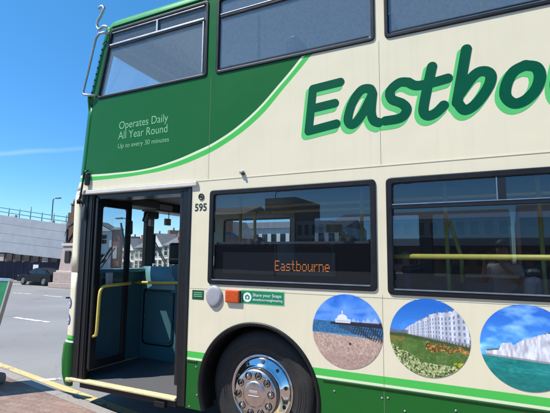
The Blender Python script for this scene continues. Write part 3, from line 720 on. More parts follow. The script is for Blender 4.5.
for cx in (WX, WX2):
    mb = MB()
    prof = [(.568, .002), (.568, -.004), (.562, -.012), (.550, -.013), (.538, -.006), (.532, .01), (.530, .05), (.530, .14)]
    aa = np.linspace(R(-23), R(203), 60)
    vs = [Vector((cx - r_ * math.cos(a), y_, .50 + r_ * math.sin(a))) for a in aa for r_, y_ in prof]; n = len(prof)
    mb.add(vs, [(i * n + k, (i + 1) * n + k, (i + 1) * n + k + 1, i * n + k + 1) for i in range(len(aa) - 1) for k in range(n - 1)], True)
    mb.build('wheel_arch_trim', M['rubber'], bus)
    mb = MB(); aa = np.linspace(R(-20), R(200), 40)
    for a in aa: pass
    vs = [Vector((cx - .60 * math.cos(a), y_, .50 + .60 * math.sin(a))) for a in aa for y_ in (.0365, .62)]
    mb.add(vs, [(i * 2, i * 2 + 2, i * 2 + 3, i * 2 + 1) for i in range(len(aa) - 1)], True)
    mb.add([(cx - .62, .60, .2), (cx + .62, .60, .2), (cx + .62, .60, 1.1), (cx - .62, .60, 1.1)], [(0, 1, 2, 3)])
    mb.build('wheel_housing', M['rimdark'], bus, recalc=False)
for cx in (WX, WX2):
    MB().lathe([(0, .06), (.262, .06), (.30, .03), (.43, .02), (.48, .05), (.49, .08), (.49, .34), (0, .34)], (cx, W - .36, .497), 'y', 48).build('offside_wheel', M['tyre'], bus)

# -------------------------------------------------- things fixed to the side
bd = MB()
vs = []
def badge(u, v):
    a = 2 * math.pi * u; rx = .088; rz_ = .092; r_ = v
    tail = 1 + .12 * max(0, -math.sin(a)) ** 3
    return Vector((-2.187 + rx * math.cos(a) * r_, -.006 - .020 * math.sqrt(max(0, 1 - r_ ** 6)), 1.262 + rz_ * tail * math.sin(a) * r_))
bd.grid(badge, 36, 8).build('fuel_flap_disc', M['grey_plastic'], bus)
ind = MB().box(-2.064, -1.922, -.027, -.004, 1.214, 1.322).build('side_indicator', M['orange'], bus, bevel=.012)
MB().box(-1.9215, -1.915, -.023, .0, 1.216, 1.320).build('indicator_housing', M['blackvinyl'], ind)
MB().box(-2.06, -1.925, -.008, .0, 1.218, 1.318).build('indicator_housing', M['blackvinyl'], ind)
st = MB().box(-1.905, -1.515, -.002, .0, 1.220, 1.320).build('snaps_sticker', M['sticker_green'], bus)
MB().box(-1.912, -1.508, -.0012, .0, 1.213, 1.327).build('sticker_border', M['mint_vinyl'], st)
text_mb('Share your Snaps', -1.80, 1.277, .265, -.0032).build('lettering', M['white_vinyl'], st)
text_mb('#eastbournesightseeing', -1.80, 1.243, .275, -.0032).build('lettering', M['white_vinyl'], st)
plate([circ(-1.853, 1.268, .040)], -.0032, .001).build('camera_roundel', M['white_vinyl'], st)
plate([rrect(-1.874, 1.252, -1.832, 1.283, .006), circ(-1.853, 1.267, .011, 20)], -.0045, .001).build('camera_symbol', M['sticker_green'], st)
MB().box(-1.861, -1.845, -.0045, -.0034, 1.284, 1.290).build('camera_symbol', M['sticker_green'], st)
gs = MB().box(-2.426, -2.300, -.002, .0, 1.222, 1.304).build('small_notice', M['sticker_dark'], bus)
for z in (1.283, 1.266, 1.25): MB().box(-2.41, -2.318, -.003, -.0021, z - .0035, z + .0035).build('notice_line', M['mint_vinyl'], gs)
text_mb('595', -2.428, 2.020, .132, -.0015, .072, offset=.02).build('fleet_number', M['blackvinyl'], bus)
eb = MB().lathe([(.031, -.001), (.031, -.007), (.024, -.009), (.019, -.004), (.017, .001), (0, .002)], (-2.358, 0, 2.150), n=24).build('emergency_button', M['blackvinyl'], bus)
MB().lathe([(0, -.008), (.010, -.006), (.012, -.001)], (-2.358, 0, 2.150), n=14).build('button', M['rubber'], eb)
# tell-tale lamp near the waist above the first window
lp = MB().box(-1.945, -1.905, -.03, .0, 2.330, 2.356).build('marker_lamp', M['grey_plastic'], bus, bevel=.006)
MB().lathe([(0, -.034), (.010, -.034), (.013, -.025), (.013, 0)], (-1.915, 0, 2.330), n=12).build('lens', M['blackvinyl'], lp)
# emblems on the front corner
for z in (1.095, .925):
    mb = MB(); f0 = xf(z)
    def emb(u, v, rr=.052, o=.003):
        s = rr * v * math.cos(2 * math.pi * u); zz = z + rr * 1.12 * v * math.sin(2 * math.pi * u); a = R(28) + s / RC
        return Vector((f0 + RC - (RC + o) * math.sin(a), RC - (RC + o) * math.cos(a), zz))
    e = MB().grid(emb, 30, 6).build('corner_emblem', M['blue_vinyl'], bus)
    MB().grid(lambda u, v: emb(u, .62 + .10 * v, o=.005), 30, 1).build('emblem_ring', M['white_vinyl'], e)
    MB().grid(lambda u, v: emb(u, .30 * v, o=.005), 18, 2).build('emblem_mark', M['white_vinyl'], e)
MB().box(-4.118, -4.08, .02, .05, 1.14, 1.155).build('corner_catch', M['rubber'], bus)

# -------------------------------------------------- lettering on the side
def lines(*ss, **k): return [catmull(s, **k) if len(s) > 2 else np.array(s, float) for s in ss]
word = lines([(-1.263, 2.992), (-1.301, 2.642)], [(-1.263, 2.994), (-1.028, 3.012)], [(-1.275, 2.826), (-1.075, 2.843)], [(-1.301, 2.640), (-1.063, 2.671)],
    [(-.768, 2.87), (-.79, 2.915), (-.859, 2.914), (-.930, 2.822), (-.966, 2.705), (-.948, 2.653), (-.905, 2.659), (-.839, 2.74), (-.771, 2.868)],
    [(-.768, 2.87), (-.781, 2.732), (-.764, 2.662), (-.725, 2.636)],
    [(-.50, 2.918), (-.566, 2.925), (-.632, 2.873), (-.622, 2.806), (-.548, 2.760), (-.515, 2.708), (-.558, 2.652), (-.675, 2.643)],
    [(-.50, 2.918), (-.44, 2.881), (-.331, 2.884), (-.225, 2.898)], [(-.328, 3.007), (-.385, 2.765), (-.396, 2.675), (-.365, 2.640), (-.312, 2.655), (-.258, 2.702)],
    [(-.094, 3.091), (-.169, 2.709)],
    [(-.148, 2.77), (-.052, 2.890), (.012, 2.908), (.052, 2.869), (.033, 2.790), (-.045, 2.685), (-.120, 2.647), (-.166, 2.709)],
    [(.258, 2.902), (.322, 2.876), (.340, 2.809), (.312, 2.724), (.246, 2.660), (.180, 2.650), (.135, 2.709), (.146, 2.795), (.192, 2.872), (.262, 2.902)],
    [(.465, 2.91), (.427, 2.75), (.442, 2.665), (.50, 2.645), (.58, 2.70), (.65, 2.83)], [(.675, 2.91), (.645, 2.72), (.675, 2.645), (.72, 2.66)],
    [(.845, 2.90), (.795, 2.645)], [(.82, 2.78), (.88, 2.88), (.96, 2.905), (.985, 2.87)],
    [(1.10, 2.90), (1.05, 2.645)], [(1.075, 2.76), (1.15, 2.88), (1.225, 2.905), (1.25, 2.84), (1.215, 2.70), (1.235, 2.645), (1.29, 2.66)],
    [(1.38, 2.76), (1.50, 2.80), (1.545, 2.87), (1.49, 2.915), (1.41, 2.86), (1.375, 2.74), (1.42, 2.655), (1.49, 2.645), (1.575, 2.69)])
plate(stroke_outlines([s + np.array([-.023, -.030]) for s in word], .042), -.0012, .0008).build('eastbourne_shadow_lettering', M['ltgreen_vinyl'], bus)
plate(stroke_outlines(word, .0355), -.0026, .0008).build('eastbourne_lettering', M['dkgreen_vinyl'], bus)
def words_on(body, x, z, width, y, height, m, name):
    mb = text_mb(body, x, z, width, y, height); xs_ = sorted(v.x for v in mb.v); n = len(body.split()); gaps = sorted(((b - a, (a + b) / 2) for a, b in zip(xs_, xs_[1:])), reverse=True)[:n - 1]
    cuts = sorted(g_[1] for g_ in gaps) + [1e9]; lo = -1e9
    for c in cuts:
        ix = [i for i, v in enumerate(mb.v) if lo < v.x <= c]; mp = {i: k for k, i in enumerate(ix)}
        MB().add([mb.v[i] for i in ix], [[mp[i] for i in f] for f in mb.f if f[0] in mp]).build(name, m, bus); lo = c
words_on('Operates Daily', -3.44, 2.921, .655, -.0015, .108, M['mint_vinyl'], 'operates_lettering')
words_on('All Year Round', -3.445, 2.812, .655, -.0015, .082, M['mint_vinyl'], 'operates_lettering')
words_on('Up to every 30 minutes', -3.44, 2.715, .675, -.0015, .066, M['mint_vinyl'], 'operates_lettering')

# -------------------------------------------------- round pictures printed on the side
def s2l(c): c = np.clip(np.asarray(c, float), 0, 1); return np.where(c <= .04045, c / 12.92, ((c + .055) / 1.055) ** 2.4)
def fnoise(U, V, f, seed):
    r_ = np.random.default_rng(seed); out = 0; amp = .5
    for o in range(4):
        n = int(f * 2 ** o) + 2; g_ = r_.random((n + 1, n + 1)); x = U * (n - 1); y = V * (n - 1)
        i = np.clip(x.astype(int), 0, n - 1); j = np.clip(y.astype(int), 0, n - 1); a = x - i; b = y - j
        a = a * a * (3 - 2 * a); b = b * b * (3 - 2 * b)
        out = out + amp * (g_[i, j] * (1 - a) * (1 - b) + g_[i + 1, j] * a * (1 - b) + g_[i, j + 1] * (1 - a) * b + g_[i + 1, j + 1] * a * b); amp *= .5
    return out
def put(C, mask, col, k=1.0):
    k = np.where(mask, k, 0)[..., None]; return C * (1 - k) + np.broadcast_to(np.asarray(col, float), C.shape) * k
def pier(U, V):
    n = fnoise(U, V, 5, 1); f_ = fnoise(U, V, 55, 2)
    C = np.ones(U.shape + (3,)) * np.array([.36, .59, .90]); C = C + (V - .6)[..., None] * np.array([-.35, -.25, -.05]) + (n - .45)[..., None] * np.array([.55, .4, .15])
    for k, (y0, s) in enumerate(((.66, .25), (.74, .2), (.82, .12))): C = put(C, np.abs(V - y0 - .05 * np.sin(U * 5 + k)) < .018 + .02 * n, (.45, .65, .95), .5)
    sea = (V < .625) & (V > .43); C = put(C, sea, (.18, .42, .60)); C = C + np.where(sea, (f_ - .45) * .25, 0)[..., None]
    C = put(C, (V < .465) & (V > .44), (.50, .62, .70), .7)
    edge = .455 - .03 * U; b = V < edge; C = put(C, b, (.76, .64, .58)); C = C + np.where(b, (f_ - .47) * .28 + (fnoise(U, V, 100, 8) - .47) * .38, 0)[..., None] * np.array([1, .95, .92])
    C = put(C, b & (V < .2), (.60, .47, .44), .25); C = put(C, b & (fnoise(U, V, 105, 9) > .64), (.50, .40, .38), .45)
    deck0 = .60 - .13 * np.clip(U - .27, 0, 1) + .16 * np.clip(U - .27, 0, 1)
    d = (U > .27) & (np.abs(V - (.600 + .01 * (U - .27))) < .014 + .030 * (U - .27)); 
    for i in range(27):
        u = .30 + .74 * (i / 26) ** .9; depth = .02 + .27 * (u - .27); C = put(C, (np.abs(U - u - .012 * np.sin(V * 40 + i)) < .0035 + .003 * (u > .6)) & (V < .60) & (V > .585 - depth), (.11, .11, .15), .95)
    for k in (.25, .55, .85): C = put(C, (U > .4) & (np.abs(V - (.585 - k * (.30 * (U - .27)))) < .005), (.18, .18, .22), .85)
    C = put(C, d, (.13, .13, .18))
    C = put(C, (U > .34) & (U < .56) & (V > .61) & (V < .665), (.88, .90, .92)); C = put(C, (U > .36) & (U < .54) & (V > .628) & (V < .64) & (np.sin(U * 260) > 0), (.45, .5, .58))
    dome = ((U - .44) / .075) ** 2 + ((V - .665) / .06) ** 2 < 1; C = put(C, dome & (V > .66), (.93, .93, .94)); C = put(C, (np.abs(U - .44) < .008) & (V > .70) & (V < .775), (.9, .9, .92))
    for u0, ww, h in ((.60, .045, .06), (.66, .03, .04), (.74, .03, .05), (.80, .05, .075), (.90, .06, .08)):
        C = put(C, (np.abs(U - u0) < ww) & (V > .615) & (V < .625 + h * (1 - np.abs(U - u0) / ww)), (.74, .79, .88), .8); C = put(C, (np.abs(U - u0) < ww) & (V > .612) & (V < .632), (.20, .2, .26))
    C = put(C, ((U - .55) ** 2 + (V - .335) ** 2 < .0004), (.3, .25, .25)); return C
def terrace_pic(U, V):
    n = fnoise(U, V, 5, 11); f_ = fnoise(U, V, 60, 12); g2 = fnoise(U, V, 12, 14)
    C = np.ones(U.shape + (3,)) * np.array([.14, .43, .80]); C = C + np.clip(.92 - V, 0, 1)[..., None] * np.array([.34, .34, .24]) + np.clip(n - .5, 0, 1)[..., None] * .35
    topl = np.interp(U, [0, .2, .25, .34, .345, .5, .52, .66, .67, .81, .83, 1], [.58, .58, .63, .675, .69, .77, .795, .835, .825, .86, .885, .93]); basel = .520 - .15 * (U - .2)
    pw = np.clip(U - .13, .02, 1); ph = np.log(pw) * 13
    bl = (U > .20) & (V < topl + .006 * (np.sin(ph * 4) > .6)) & (V > basel); shade = .82 + .10 * np.sin(ph * 2.1) + .05 * (g2 - .5)
    C = np.where(bl[..., None], shade[..., None] * np.array([.99, 1.0, 1.06]), C)
    t = (V - basel) / (topl - basel + 1e-6)
    for k, t0 in enumerate((.17, .33, .49, .65, .80)):
        lit = .35 + .3 * fnoise(U, V, 40, 30 + k)
        wn = bl & (np.abs(t - t0) < .050) & (np.sin(ph * 6.2 + .2 * k) > .15) & (U > .27); C = np.where(wn[..., None], (lit[..., None] * np.array([.85, .95, 1.12])) * .75 + C * .25, C)
    for t0, w_ in ((.245, .010), (.41, .008), (.57, .010), (.725, .008), (.93, .012)): C = put(C, bl & (np.abs(t - t0) < w_), (.70, .73, .80), .8)
    C = put(C, bl & (t < .13), (.50, .50, .54), .55); C = put(C, bl & (t < .10) & (np.sin(ph * 9) > .2), (.25, .25, .30), .7)
    for u0, v0 in ((.62, .83), (.735, .86), (.80, .875), (.50, .785), (.41, .735), (.90, .90)): C = put(C, (np.abs(U - u0) < .008) & (V > v0 - .03) & (V < v0 + .028), (.52, .46, .44), .85)
    C = put(C, (U < .24) & (V > .50) & (V < .55 + .06 * fnoise(U, V * 0, 20, 17)), (.42, .42, .47), .9)
    g_ = V < .535 - .14 * (U - .2).clip(0); C = put(C, g_, (.33, .46, .20)); C = C + np.where(g_, (f_ - .47) * .20 + (g2 - .47) * .18, 0)[..., None]
    C = put(C, g_ & (V > .49 - .14 * (U - .2).clip(0)), (.20, .27, .16), .6)
    fl = fnoise(U, V, 58, 15); fl2 = fnoise(U, V, 80, 16); fl3 = fnoise(U, V, 66, 18)
    eb = .015 * np.sin(U * 31) + .03 * (g2 - .5)
    red = g_ & (V > .335 + eb) & (V < .445 - .1 * (U - .5) + eb) & (U > .44 + .05 * g2); C = put(C, red, (.36, .30, .13), .85); C = put(C, red & (fl > .50), (.80, .50, .20), .85); C = put(C, red & (fl3 > .58), (.90, .74, .42), .8); C = put(C, red & (fl2 < .38), (.22, .20, .09), .7)
    d_ = .40 - .50 * np.clip(U, 0, .62) + .03 * (g2 - .5); wb = g_ & ((V < d_) | (V < .17 + .04 * (g2 - .3))); C = put(C, wb, (.29, .37, .15), .9)
    C = put(C, wb & (fl2 < .42), (.15, .21, .08), .75); C = put(C, wb & (fl > .51), (.72, .76, .50), .8); C = put(C, wb & (fl3 > .57), (.88, .88, .70), .85)
    C = put(C, (U < .2) & (V > .42) & (V < .48 + .02 * g2) & (fl > .48), (.66, .42, .20), .8)
    C = put(C, ((U - .86) ** 2 + 1.4 * (V - .17) ** 2 < .006 + .006 * (g2 - .5)) & (fl3 > .44), (.86, .80, .20), .8); return C
def cliffs(U, V):
    n = fnoise(U, V, 6, 21); f_ = fnoise(U, V * .3, 40, 22); n2 = fnoise(U * .5, V, 9, 23)
    C = np.ones(U.shape + (3,)) * np.array([.17, .43, .84]); C = C + np.clip(.95 - V, 0, 1)[..., None] * np.array([.30, .42, .22]) + np.clip(n2 - .48, 0, 1)[..., None] * np.array([1.3, 1.1, .4])
    top = np.interp(U, [0, .06, .20, .24, .34, .36, .45, .55, .7, .85, 1], [.40, .44, .46, .53, .545, .515, .575, .62, .68, .73, .75]) + .012 * (f_ - .5)
    base = .375 - .055 * U; cl = (V < top) & (V > base) & (U > .06); C = put(C, cl, (.88, .88, .92)); C = C + np.where(cl, (f_ - .5) * .55, 0)[..., None]
    C = put(C, cl & (V > top - .014) & (n > .52), (.30, .34, .22)); C = put(C, cl & (V < base + .022), (.52, .50, .50), .7)
    s = V < base; C = put(C, s, (.10, .55, .53)); C = C + np.where(s, (n2 - .5) * .22 + (fnoise(U * .4, V, 60, 27) - .47) * .22, 0)[..., None]; C = put(C, s & (V < .2), (.02, .42, .40), .4)
    lh = (np.abs(U - .815) < .035) & (V > .30) & (V < .68); C = put(C, lh, (.93, .93, .93))
    for a, b in ((.36, .46), (.53, .61), (.64, .70)): C = put(C, lh & (V > a) & (V < b), (.80, .10, .16))
    C = put(C, (np.abs(U - .815) < .05) & (V > .30) & (V < .335), (.35, .3, .3)); C = put(C, (np.abs(U - .815) < .02) & (V >= .68) & (V < .74), (.25, .1, .12)); return C
M['print'] = bpy.data.materials.new('printed_picture'); M['print'].use_nodes = True
t = M['print'].node_tree; b = t.nodes['Principled BSDF']; va = t.nodes.new('ShaderNodeVertexColor'); va.layer_name = 'print'
t.links.new(va.outputs[0], b.inputs['Base Color']); b.inputs['Roughness'].default_value = .35; b.inputs['Coat Weight'].default_value = .3
def picture(cx, cz, r, fn, name):
    N_ = 230; g_ = np.linspace(-1, 1, N_ + 1); A, B = np.meshgrid(g_, g_, indexing='ij')
    X = A * np.sqrt(1 - B * B / 2); Z = B * np.sqrt(1 - A * A / 2)
    h_ = .9 / N_; C = sum(s2l(fn(np.clip((X + 1) / 2 + i * h_ / 3, 0, 1), np.clip((Z + 1) / 2 + j * h_ / 3, 0, 1))) for i in (-1, 0, 1) for j in (-1, 0, 1)) / 9 * .92
    mb = MB(); vs = np.stack([cx + r * X, np.full(X.shape, -.0025), cz + r * Z], -1).reshape(-1, 3)
    q = lambda i, j: i * (N_ + 1) + j
    mb.v = [Vector(v) for v in vs]; mb.f = [[q(i, j), q(i + 1, j), q(i + 1, j + 1), q(i, j + 1)] for i in range(N_) for j in range(N_)]; mb.sm = [False] * len(mb.f)
    o = mb.build(name, M['print'], bus, recalc=False)
    ca = o.data.color_attributes.new('print', 'FLOAT_COLOR', 'POINT')
    ca.data.foreach_set('color', np.concatenate([C, np.ones(X.shape + (1,))], -1).reshape(-1)); return o
picture(-.992, 1.060, .272, pier, 'pier_picture')['label'] = 'round picture of a pier and a shingle beach'
picture(-.408, 1.065, .264, terrace_pic, 'terrace_picture')['label'] = 'round picture of white hotels and flower beds'
picture(.178, 1.057, .266, cliffs, 'cliff_picture')['label'] = 'round picture of chalk cliffs and a striped lighthouse'

# -------------------------------------------------- destination display behind the first lower window
dp = MB().box(-2.216, -.80, .022, .16, 1.372, 1.715).build('destination_display', M['ledcase'], bus)
MB().box(-2.118, -1.082, .0165, .0215, 1.462, 1.645).build('display_window', M['ledpanel'], dp)
FONT = {'E': ['11111', '10000', '10000', '11110', '10000', '10000', '11111'], 'a': ['00000', '00000', '01110', '00001', '01111', '10001', '01111'], 's': ['00000', '00000', '01111', '10000', '01110', '00001', '11110'],
        't': ['0100', '0100', '1110', '0100', '0100', '0100', '0011'], 'b': ['10000', '10000', '11110', '10001', '10001', '10001', '11110'], 'o': ['00000', '00000', '01110', '10001', '10001', '10001', '01110'],
        'u': ['00000', '00000', '10001', '10001', '10001', '10011', '01101'], 'r': ['0000', '0000', '1011', '1100', '1000', '1000', '1000'], 'n': ['00000', '00000', '11110', '10001', '10001', '10001', '10001'], 'e': ['00000', '00000', '01110', '10001', '11111', '10000', '01110']}
cols = sum(len(FONT[c][0]) + 1 for c in 'Eastbourne') - 1; px_ = .478 / cols; pz_ = .074 / 6
x = -1.606; led = MB()
for ch in 'Eastbourne':
    for r_, row in enumerate(FONT[ch]):
        for k, bit in enumerate(row):
            if bit == '1':
                cx, cz = x + (k + .5) * px_, 1.574 - r_ * pz_
                pts = circ(cx, cz, min(px_, pz_) * .46, 8); led.add([(p[0], .0152, p[1]) for p in pts], [tuple(range(8))])
    x += (len(FONT[ch][0]) + 1) * px_
led.build('destination_lettering', M['led'], dp, recalc=False)
MB().box(-2.20, -.82, .03, .12, 1.716, 1.735).build('display_ledge', M['dash'], dp)
for x in (-1.80, -.98): MB().lathe([(0, .045), (.03, .04), (.045, .02), (.07, .0)], (x, .08, 1.735), 'z', 16).build('ledge_knob', M['rubber'], dp)

# -------------------------------------------------- interior
fo = [(-4.0, .04), (WX - .62, .04), (WX - .62, .66), (WX + .62, .66), (WX + .62, .04), (WX2 - .62, .04), (WX2 - .62, .66), (WX2 + .62, .66), (WX2 + .62, .04), (XR - .04, .04), (XR - .04, W - .04),
      (WX2 + .62, W - .04), (WX2 + .62, W - .66), (WX2 - .62, W - .66), (WX2 - .62, W - .04), (WX + .62, W - .04), (WX + .62, W - .66), (WX - .62, W - .66), (WX - .62, W - .04), (-4.0, W - .04)]
plate([fo], 0, .035, 0, Matrix.Translation((0, 0, .3275))).build('lower_floor', M['floor'], bus)
MB().box(-4.0, -.7, 1.0, 1.03, .346, .356).build('floor_edge_strip', M['alu'], bus)
for cx in (WX, WX2):
    for y0 in (.04, W - .70): MB().box(cx - .64, cx + .64, y0, y0 + .66, 1.115, 1.15).build('wheel_box', M['interior'], bus)
    MB().box(cx - .66, cx - .625, .04, .70, .346, 1.14).build('wheel_box', M['interior'], bus); MB().box(cx + .625, cx + .66, .04, .70, .346, 1.14).build('wheel_box', M['interior'], bus); MB().box(cx - .62, cx + .62, .665, .70, .346, 1.10).build('wheel_box', M['interior'], bus)
MB().box(-3.80, XR - .04, .04, W - .04, 2.29, 2.40).build('upper_floor', M['interior'], bus)
lin = [(-2.50, .36), (XR - .05, .36), (XR - .05, 2.28), (-2.50, 2.28)]
plate([lin] + [hole(w_, .03) for w_ in LOW], W - .062, .02).build('offside_lining', M['interior'], bus)
MB().box(-2.5, XR - .06, W - .085, W - .063, .36, 1.325).build('offside_skirting', M['teal_pale'], bus)
MB().box(XR - .06, XR - .04, .05, W - .07, .36, 2.28).build('rear_lining', M['interior'], bus)
def ceil_pt(u, v):
    y = .05 + (W - .1) * v; e = abs(2 * v - 1); x = -3.66 + (XR - .05 + 3.66) * u
    return Vector((x, y, 4.09 + .13 * (1 - e ** 6) ** .5))
MB().grid(ceil_pt, 6, 24).build('upper_ceiling', M['ceil'], bus)
MB().box(-3.70, -3.64, .12, W - .12, 3.96, 4.19).build('upper_screen_header', M['interior'], bus)
for w_ in UPP: MB().box(w_[1] - .005, w_[1] + .075, .04, .06, 2.41, 4.09).build('window_pillar_trim', M['ceil'], bus)
# inside the front: dash, cab partition, ticket machine, driver's seat and wheel
MB().box(-4.07, -3.99, .06, W - .06, .346, 1.44).build('front_inner_panel', M['teal'], bus, bevel=.02)
MB().box(-4.09, -3.90, .12, W - .06, 1.405, 1.45).build('dash_top', M['teal_lt'], bus, bevel=.02)
cab = MB().box(-3.985, -2.60, 1.0, 1.035, .346, 1.47).build('cab_partition', M['teal'], bus, bevel=.012)
plate([rrect(-3.90, .56, -3.47, 1.17, .06)], .988, .02, .006).build('cab_door_panel', M['teal'], cab)
plate([rrect(-3.93, .52, -3.44, 1.21, .07), rrect(-3.915, .535, -3.455, 1.195, .065)], .991, .012, .003).build('cab_door_gap', M['rubber'], cab)
# moulded pale shelf above the rail
def shelf(u, v):
    x = -3.93 + .62 * u; z = 1.205 + .27 * v; bulge = math.sin(math.pi * min(1, u * 1.0)) ** .6 * (1 - v ** 3)
    return Vector((x, .985 - .10 * bulge, z))
MB().grid(shelf, 16, 10).build('cab_shelf', M['teal_lt'], cab)
MB().box(-3.46, -2.62, .93, 1.0, 1.16, 1.50).build('ticket_stand', M['teal'], cab, bevel=.02)
etm = MB().box(-3.53, -3.25, .95, 1.16, 1.503, 1.765).build('ticket_machine', M['blackpaint'], bus, bevel=.03)
MB().box(-3.55, -3.23, .944, .952, 1.565, 1.572).build('machine_seam', M['grey_plastic'], etm)
for k, r_ in enumerate((.018, .034, .05)):
    MB().tube([(-3.30 + r_ * math.cos(a), .926, 1.385 + r_ * math.sin(a)) for a in np.linspace(R(-50), R(60), 8)], .005, 6).build('contactless_mark', M['white_vinyl'], cab)
MB().tube([(-4.0, .86, 1.272), (-3.82, .855, 1.28), (-3.6, .855, 1.285), (-3.2, .855, 1.30), (-2.62, .86, 1.305)], .017, 12).build('cab_rail', M['yellow'], bus)
for x_ in (-3.88, -3.49):
    for z_ in (.60, .86, 1.12): MB().lathe([(0, -.004), (.008, -.003), (.009, 0)], (x_, .979, z_), n=10).build('screw', M['steel'], cab)
ds = MB().box(-3.05, -2.55, 1.55, 2.05, .62, .80).build('driver_seat', M['seat'], bus, bevel=.05)
MB().box(-2.62, -2.48, 1.55, 2.05, .80, 1.45).build('backrest', M['seat'], ds, bevel=.05)
MB().box(-2.60, -2.50, 1.67, 1.93, 1.47, 1.72).build('headrest', M['seat'], ds, bevel=.05)
MB().box(-2.95, -2.65, 1.65, 1.95, .346, .62).build('pedestal', M['seatshell'], ds, bevel=.02)
sw = MB().tube([(-3.42 + .10 * math.sin(a), 1.8 + .23 * math.cos(a), 1.18 + .20 * math.sin(a) * .6) for a in np.linspace(0, 2 * math.pi, 33)], .016, 10, cap=False).build('steering_wheel', M['blackpaint'], bus)
MB().tube([(-3.42, 1.8, 1.18), (-3.62, 1.8, .9)], [.05, .04], 10).build('column', M['dash'], sw)
MB().box(-3.98, -3.60, 1.25, 2.4, .95, 1.20).build('dashboard', M['dash'], bus, bevel=.05)
# over the windscreen
ob = MB().box(-4.04, -3.78, 1.00, 2.05, 2.175, 2.288).build('overhead_box', M['blackpaint'], bus, bevel=.015)
MB().box(-3.80, -3.774, 1.05, 1.30, 2.20, 2.27).build('display_unit', M['grey_plastic'], ob, bevel=.004)
MB().tube([(-3.86, 1.33, 2.18), (-3.86, 1.33, 2.10)], .006, 6).build('mirror_stem', M['alu'], ob)
MB().box(-3.88, -3.84, 1.26, 1.36, 2.01, 2.10).build('hanging_tag', mat('pinkish_tag', (.35, .22, .24), .6), ob, bevel=.008)
MB().box(-4.13, -4.03, 1.13, 1.34, 2.10, 2.19).build('camera_housing', M['dash'], ob, bevel=.02)
MB().box(-4.10, -4.05, 1.20, 1.26, 2.00, 2.095).build('camera_lens', M['grey_plastic'], ob, bevel=.01)
MB().tube([(-4.05, 1.10, 2.18), (-4.06, 1.06, 2.06), (-4.07, 1.16, 2.03)], .012, 8).build('cable', M['blackpaint'], ob)
MB().box(-4.04, -3.72, .24, .98, 2.19, 2.288).build('overhead_panel', M['interior'], bus, bevel=.01)
# poles and rails
def pole(pts, r=.0175): return MB().tube(pts, r, 12).build('handrail', M['yellow'], bus)
pole([(-2.64, 1.2, .35), (-2.66, 1.2, 2.29)]); pole([(-2.47, 1.25, .35), (-2.49, 1.25, 2.10), (-2.46, 1.25, 2.14)])
pole([(-1.43, 1.25, .46), (-1.43, 1.25, 1.83), (-1.40, 1.25, 1.87), (-1.36, 1.25, 1.83), (-1.36, 1.25, 1.6)]); pole([(-1.10, .92, .46), (-1.115, .92, 2.29)])
pole([(-.33, .93, .35), (-.35, .93, 2.29)]); pole([(-.32, .93, 1.95), (-.23, .93, 1.62), (-.235, .93, 1.40)]); pole([(.395, .93, .35), (.375, .93, 2.29)])
pole([(1.95, .93, .35), (1.93, .93, 2.29)]); pole([(3.2, 1.5, .35), (3.2, 1.5, 2.29)])
pole([(-.74, .10, 1.622), (2.6, .10, 1.622)], .019)
for x in (-.70, 1.0, 2.55): MB().tube([(x, .03, 1.622), (x, .10, 1.622)], .012, 8).build('rail_bracket', M['blackpaint'], bus)
for y in (.95, 1.55): MB().tube([(-2.4, y, 2.16), (XR - .2, y, 2.16)], .016, 10).build('ceiling_rail', M['yellow'], bus)
# passenger seats in pairs
def seat(x, y):
    s = MB().box(x, x + .46, y, y + .84, .76, .86).build('passenger_seat', M['seat'], bus, loc=(x, y, .35), bevel=.04)
    for k in (0, .43):
        MB().box(x + .42, x + .52, y + k, y + k + .40, .84, 1.50).build('seat_back', M['seat'], s, bevel=.045)
        MB().box(x + .43, x + .52, y + k + .06, y + k + .36, 1.495, 1.55).build('headrest', M['seatshell'], s, bevel=.03)
    MB().box(x + .1, x + .4, y + .1, y + .74, .346, .76).build('pedestal', M['seatshell'], s, bevel=.02)
    return s
s0 = seat(-1.05, .10)
for x, y in [(-.22, .10), (.57, .10), (1.33, .10), (2.1, .10), (2.9, .10), (-1.6, 1.58), (-.8, 1.58), (0, 1.58), (.8, 1.58), (1.6, 1.58), (2.4, 1.58)]:
    c = copy_tree(s0, bus); c.location = Vector((x, y, .35)) - BUS_O
for k in range(5):
    for y in (.10, 1.58):
        c = copy_tree(s0, bus); c.location = Vector((-2.6 + .85 * k + .6, y, 2.41)) - BUS_O
MB().tube([(-2.05, .5, 2.41), (-2.06, .5, 4.1)], .018, 10).build('upper_pole', M['interior'], bus)
MB().tube([(-2.98, 1.4, 2.41), (-2.98, 1.4, 4.12)], .018, 10).build('upper_pole', M['interior'], bus)
MB().tube([(.02, .5, 2.41), (.02, .5, 4.1)], .018, 10).build('upper_pole', M['yellow'], bus)
# a notice on the far window
MB().box(-2.03, -1.80, W - .032, W - .028, 1.95, 2.06).build('window_notice', M['paper'], bus)

# ================================================================== ACROSS THE ROAD
def local_thing(name, label, cat, loc, rz=0.0, group=None):
    o = thing(name, label, cat, loc, rz if rz else 1e-9, group); o['_o'] = (0, 0, 0); return o
M['sheet'] = mat('grey_scaffold_sheeting', (.34, .355, .385), .8, col2=(.275, .29, .32), scale=1.6, bump=.12, bscale=1.2)
M['navy'] = mat('navy_hoarding', (.005, .008, .024), .8, vary=.4, scale=.7, spec=.1)
M['dkwin'] = mat('dark_window', (.015, .017, .02), .12)
M['scaff'] = mat('teal_scaffold_tube', (.05, .20, .24), .5, vary=.2)
M['stone'] = mat('pink_granite', (.40, .31, .27), .75, vary=.15, scale=9, bump=.2, bscale=20)
M['stonelt'] = mat('pale_stone', (.55, .48, .42), .8, vary=.1, scale=9)
M['bronze'] = mat('dark_bronze', (.045, .038, .032), .45, .6, vary=.4, scale=6)
M['brick'] = mat('brown_brick', (.13, .065, .042), .9, vary=.3, scale=5)
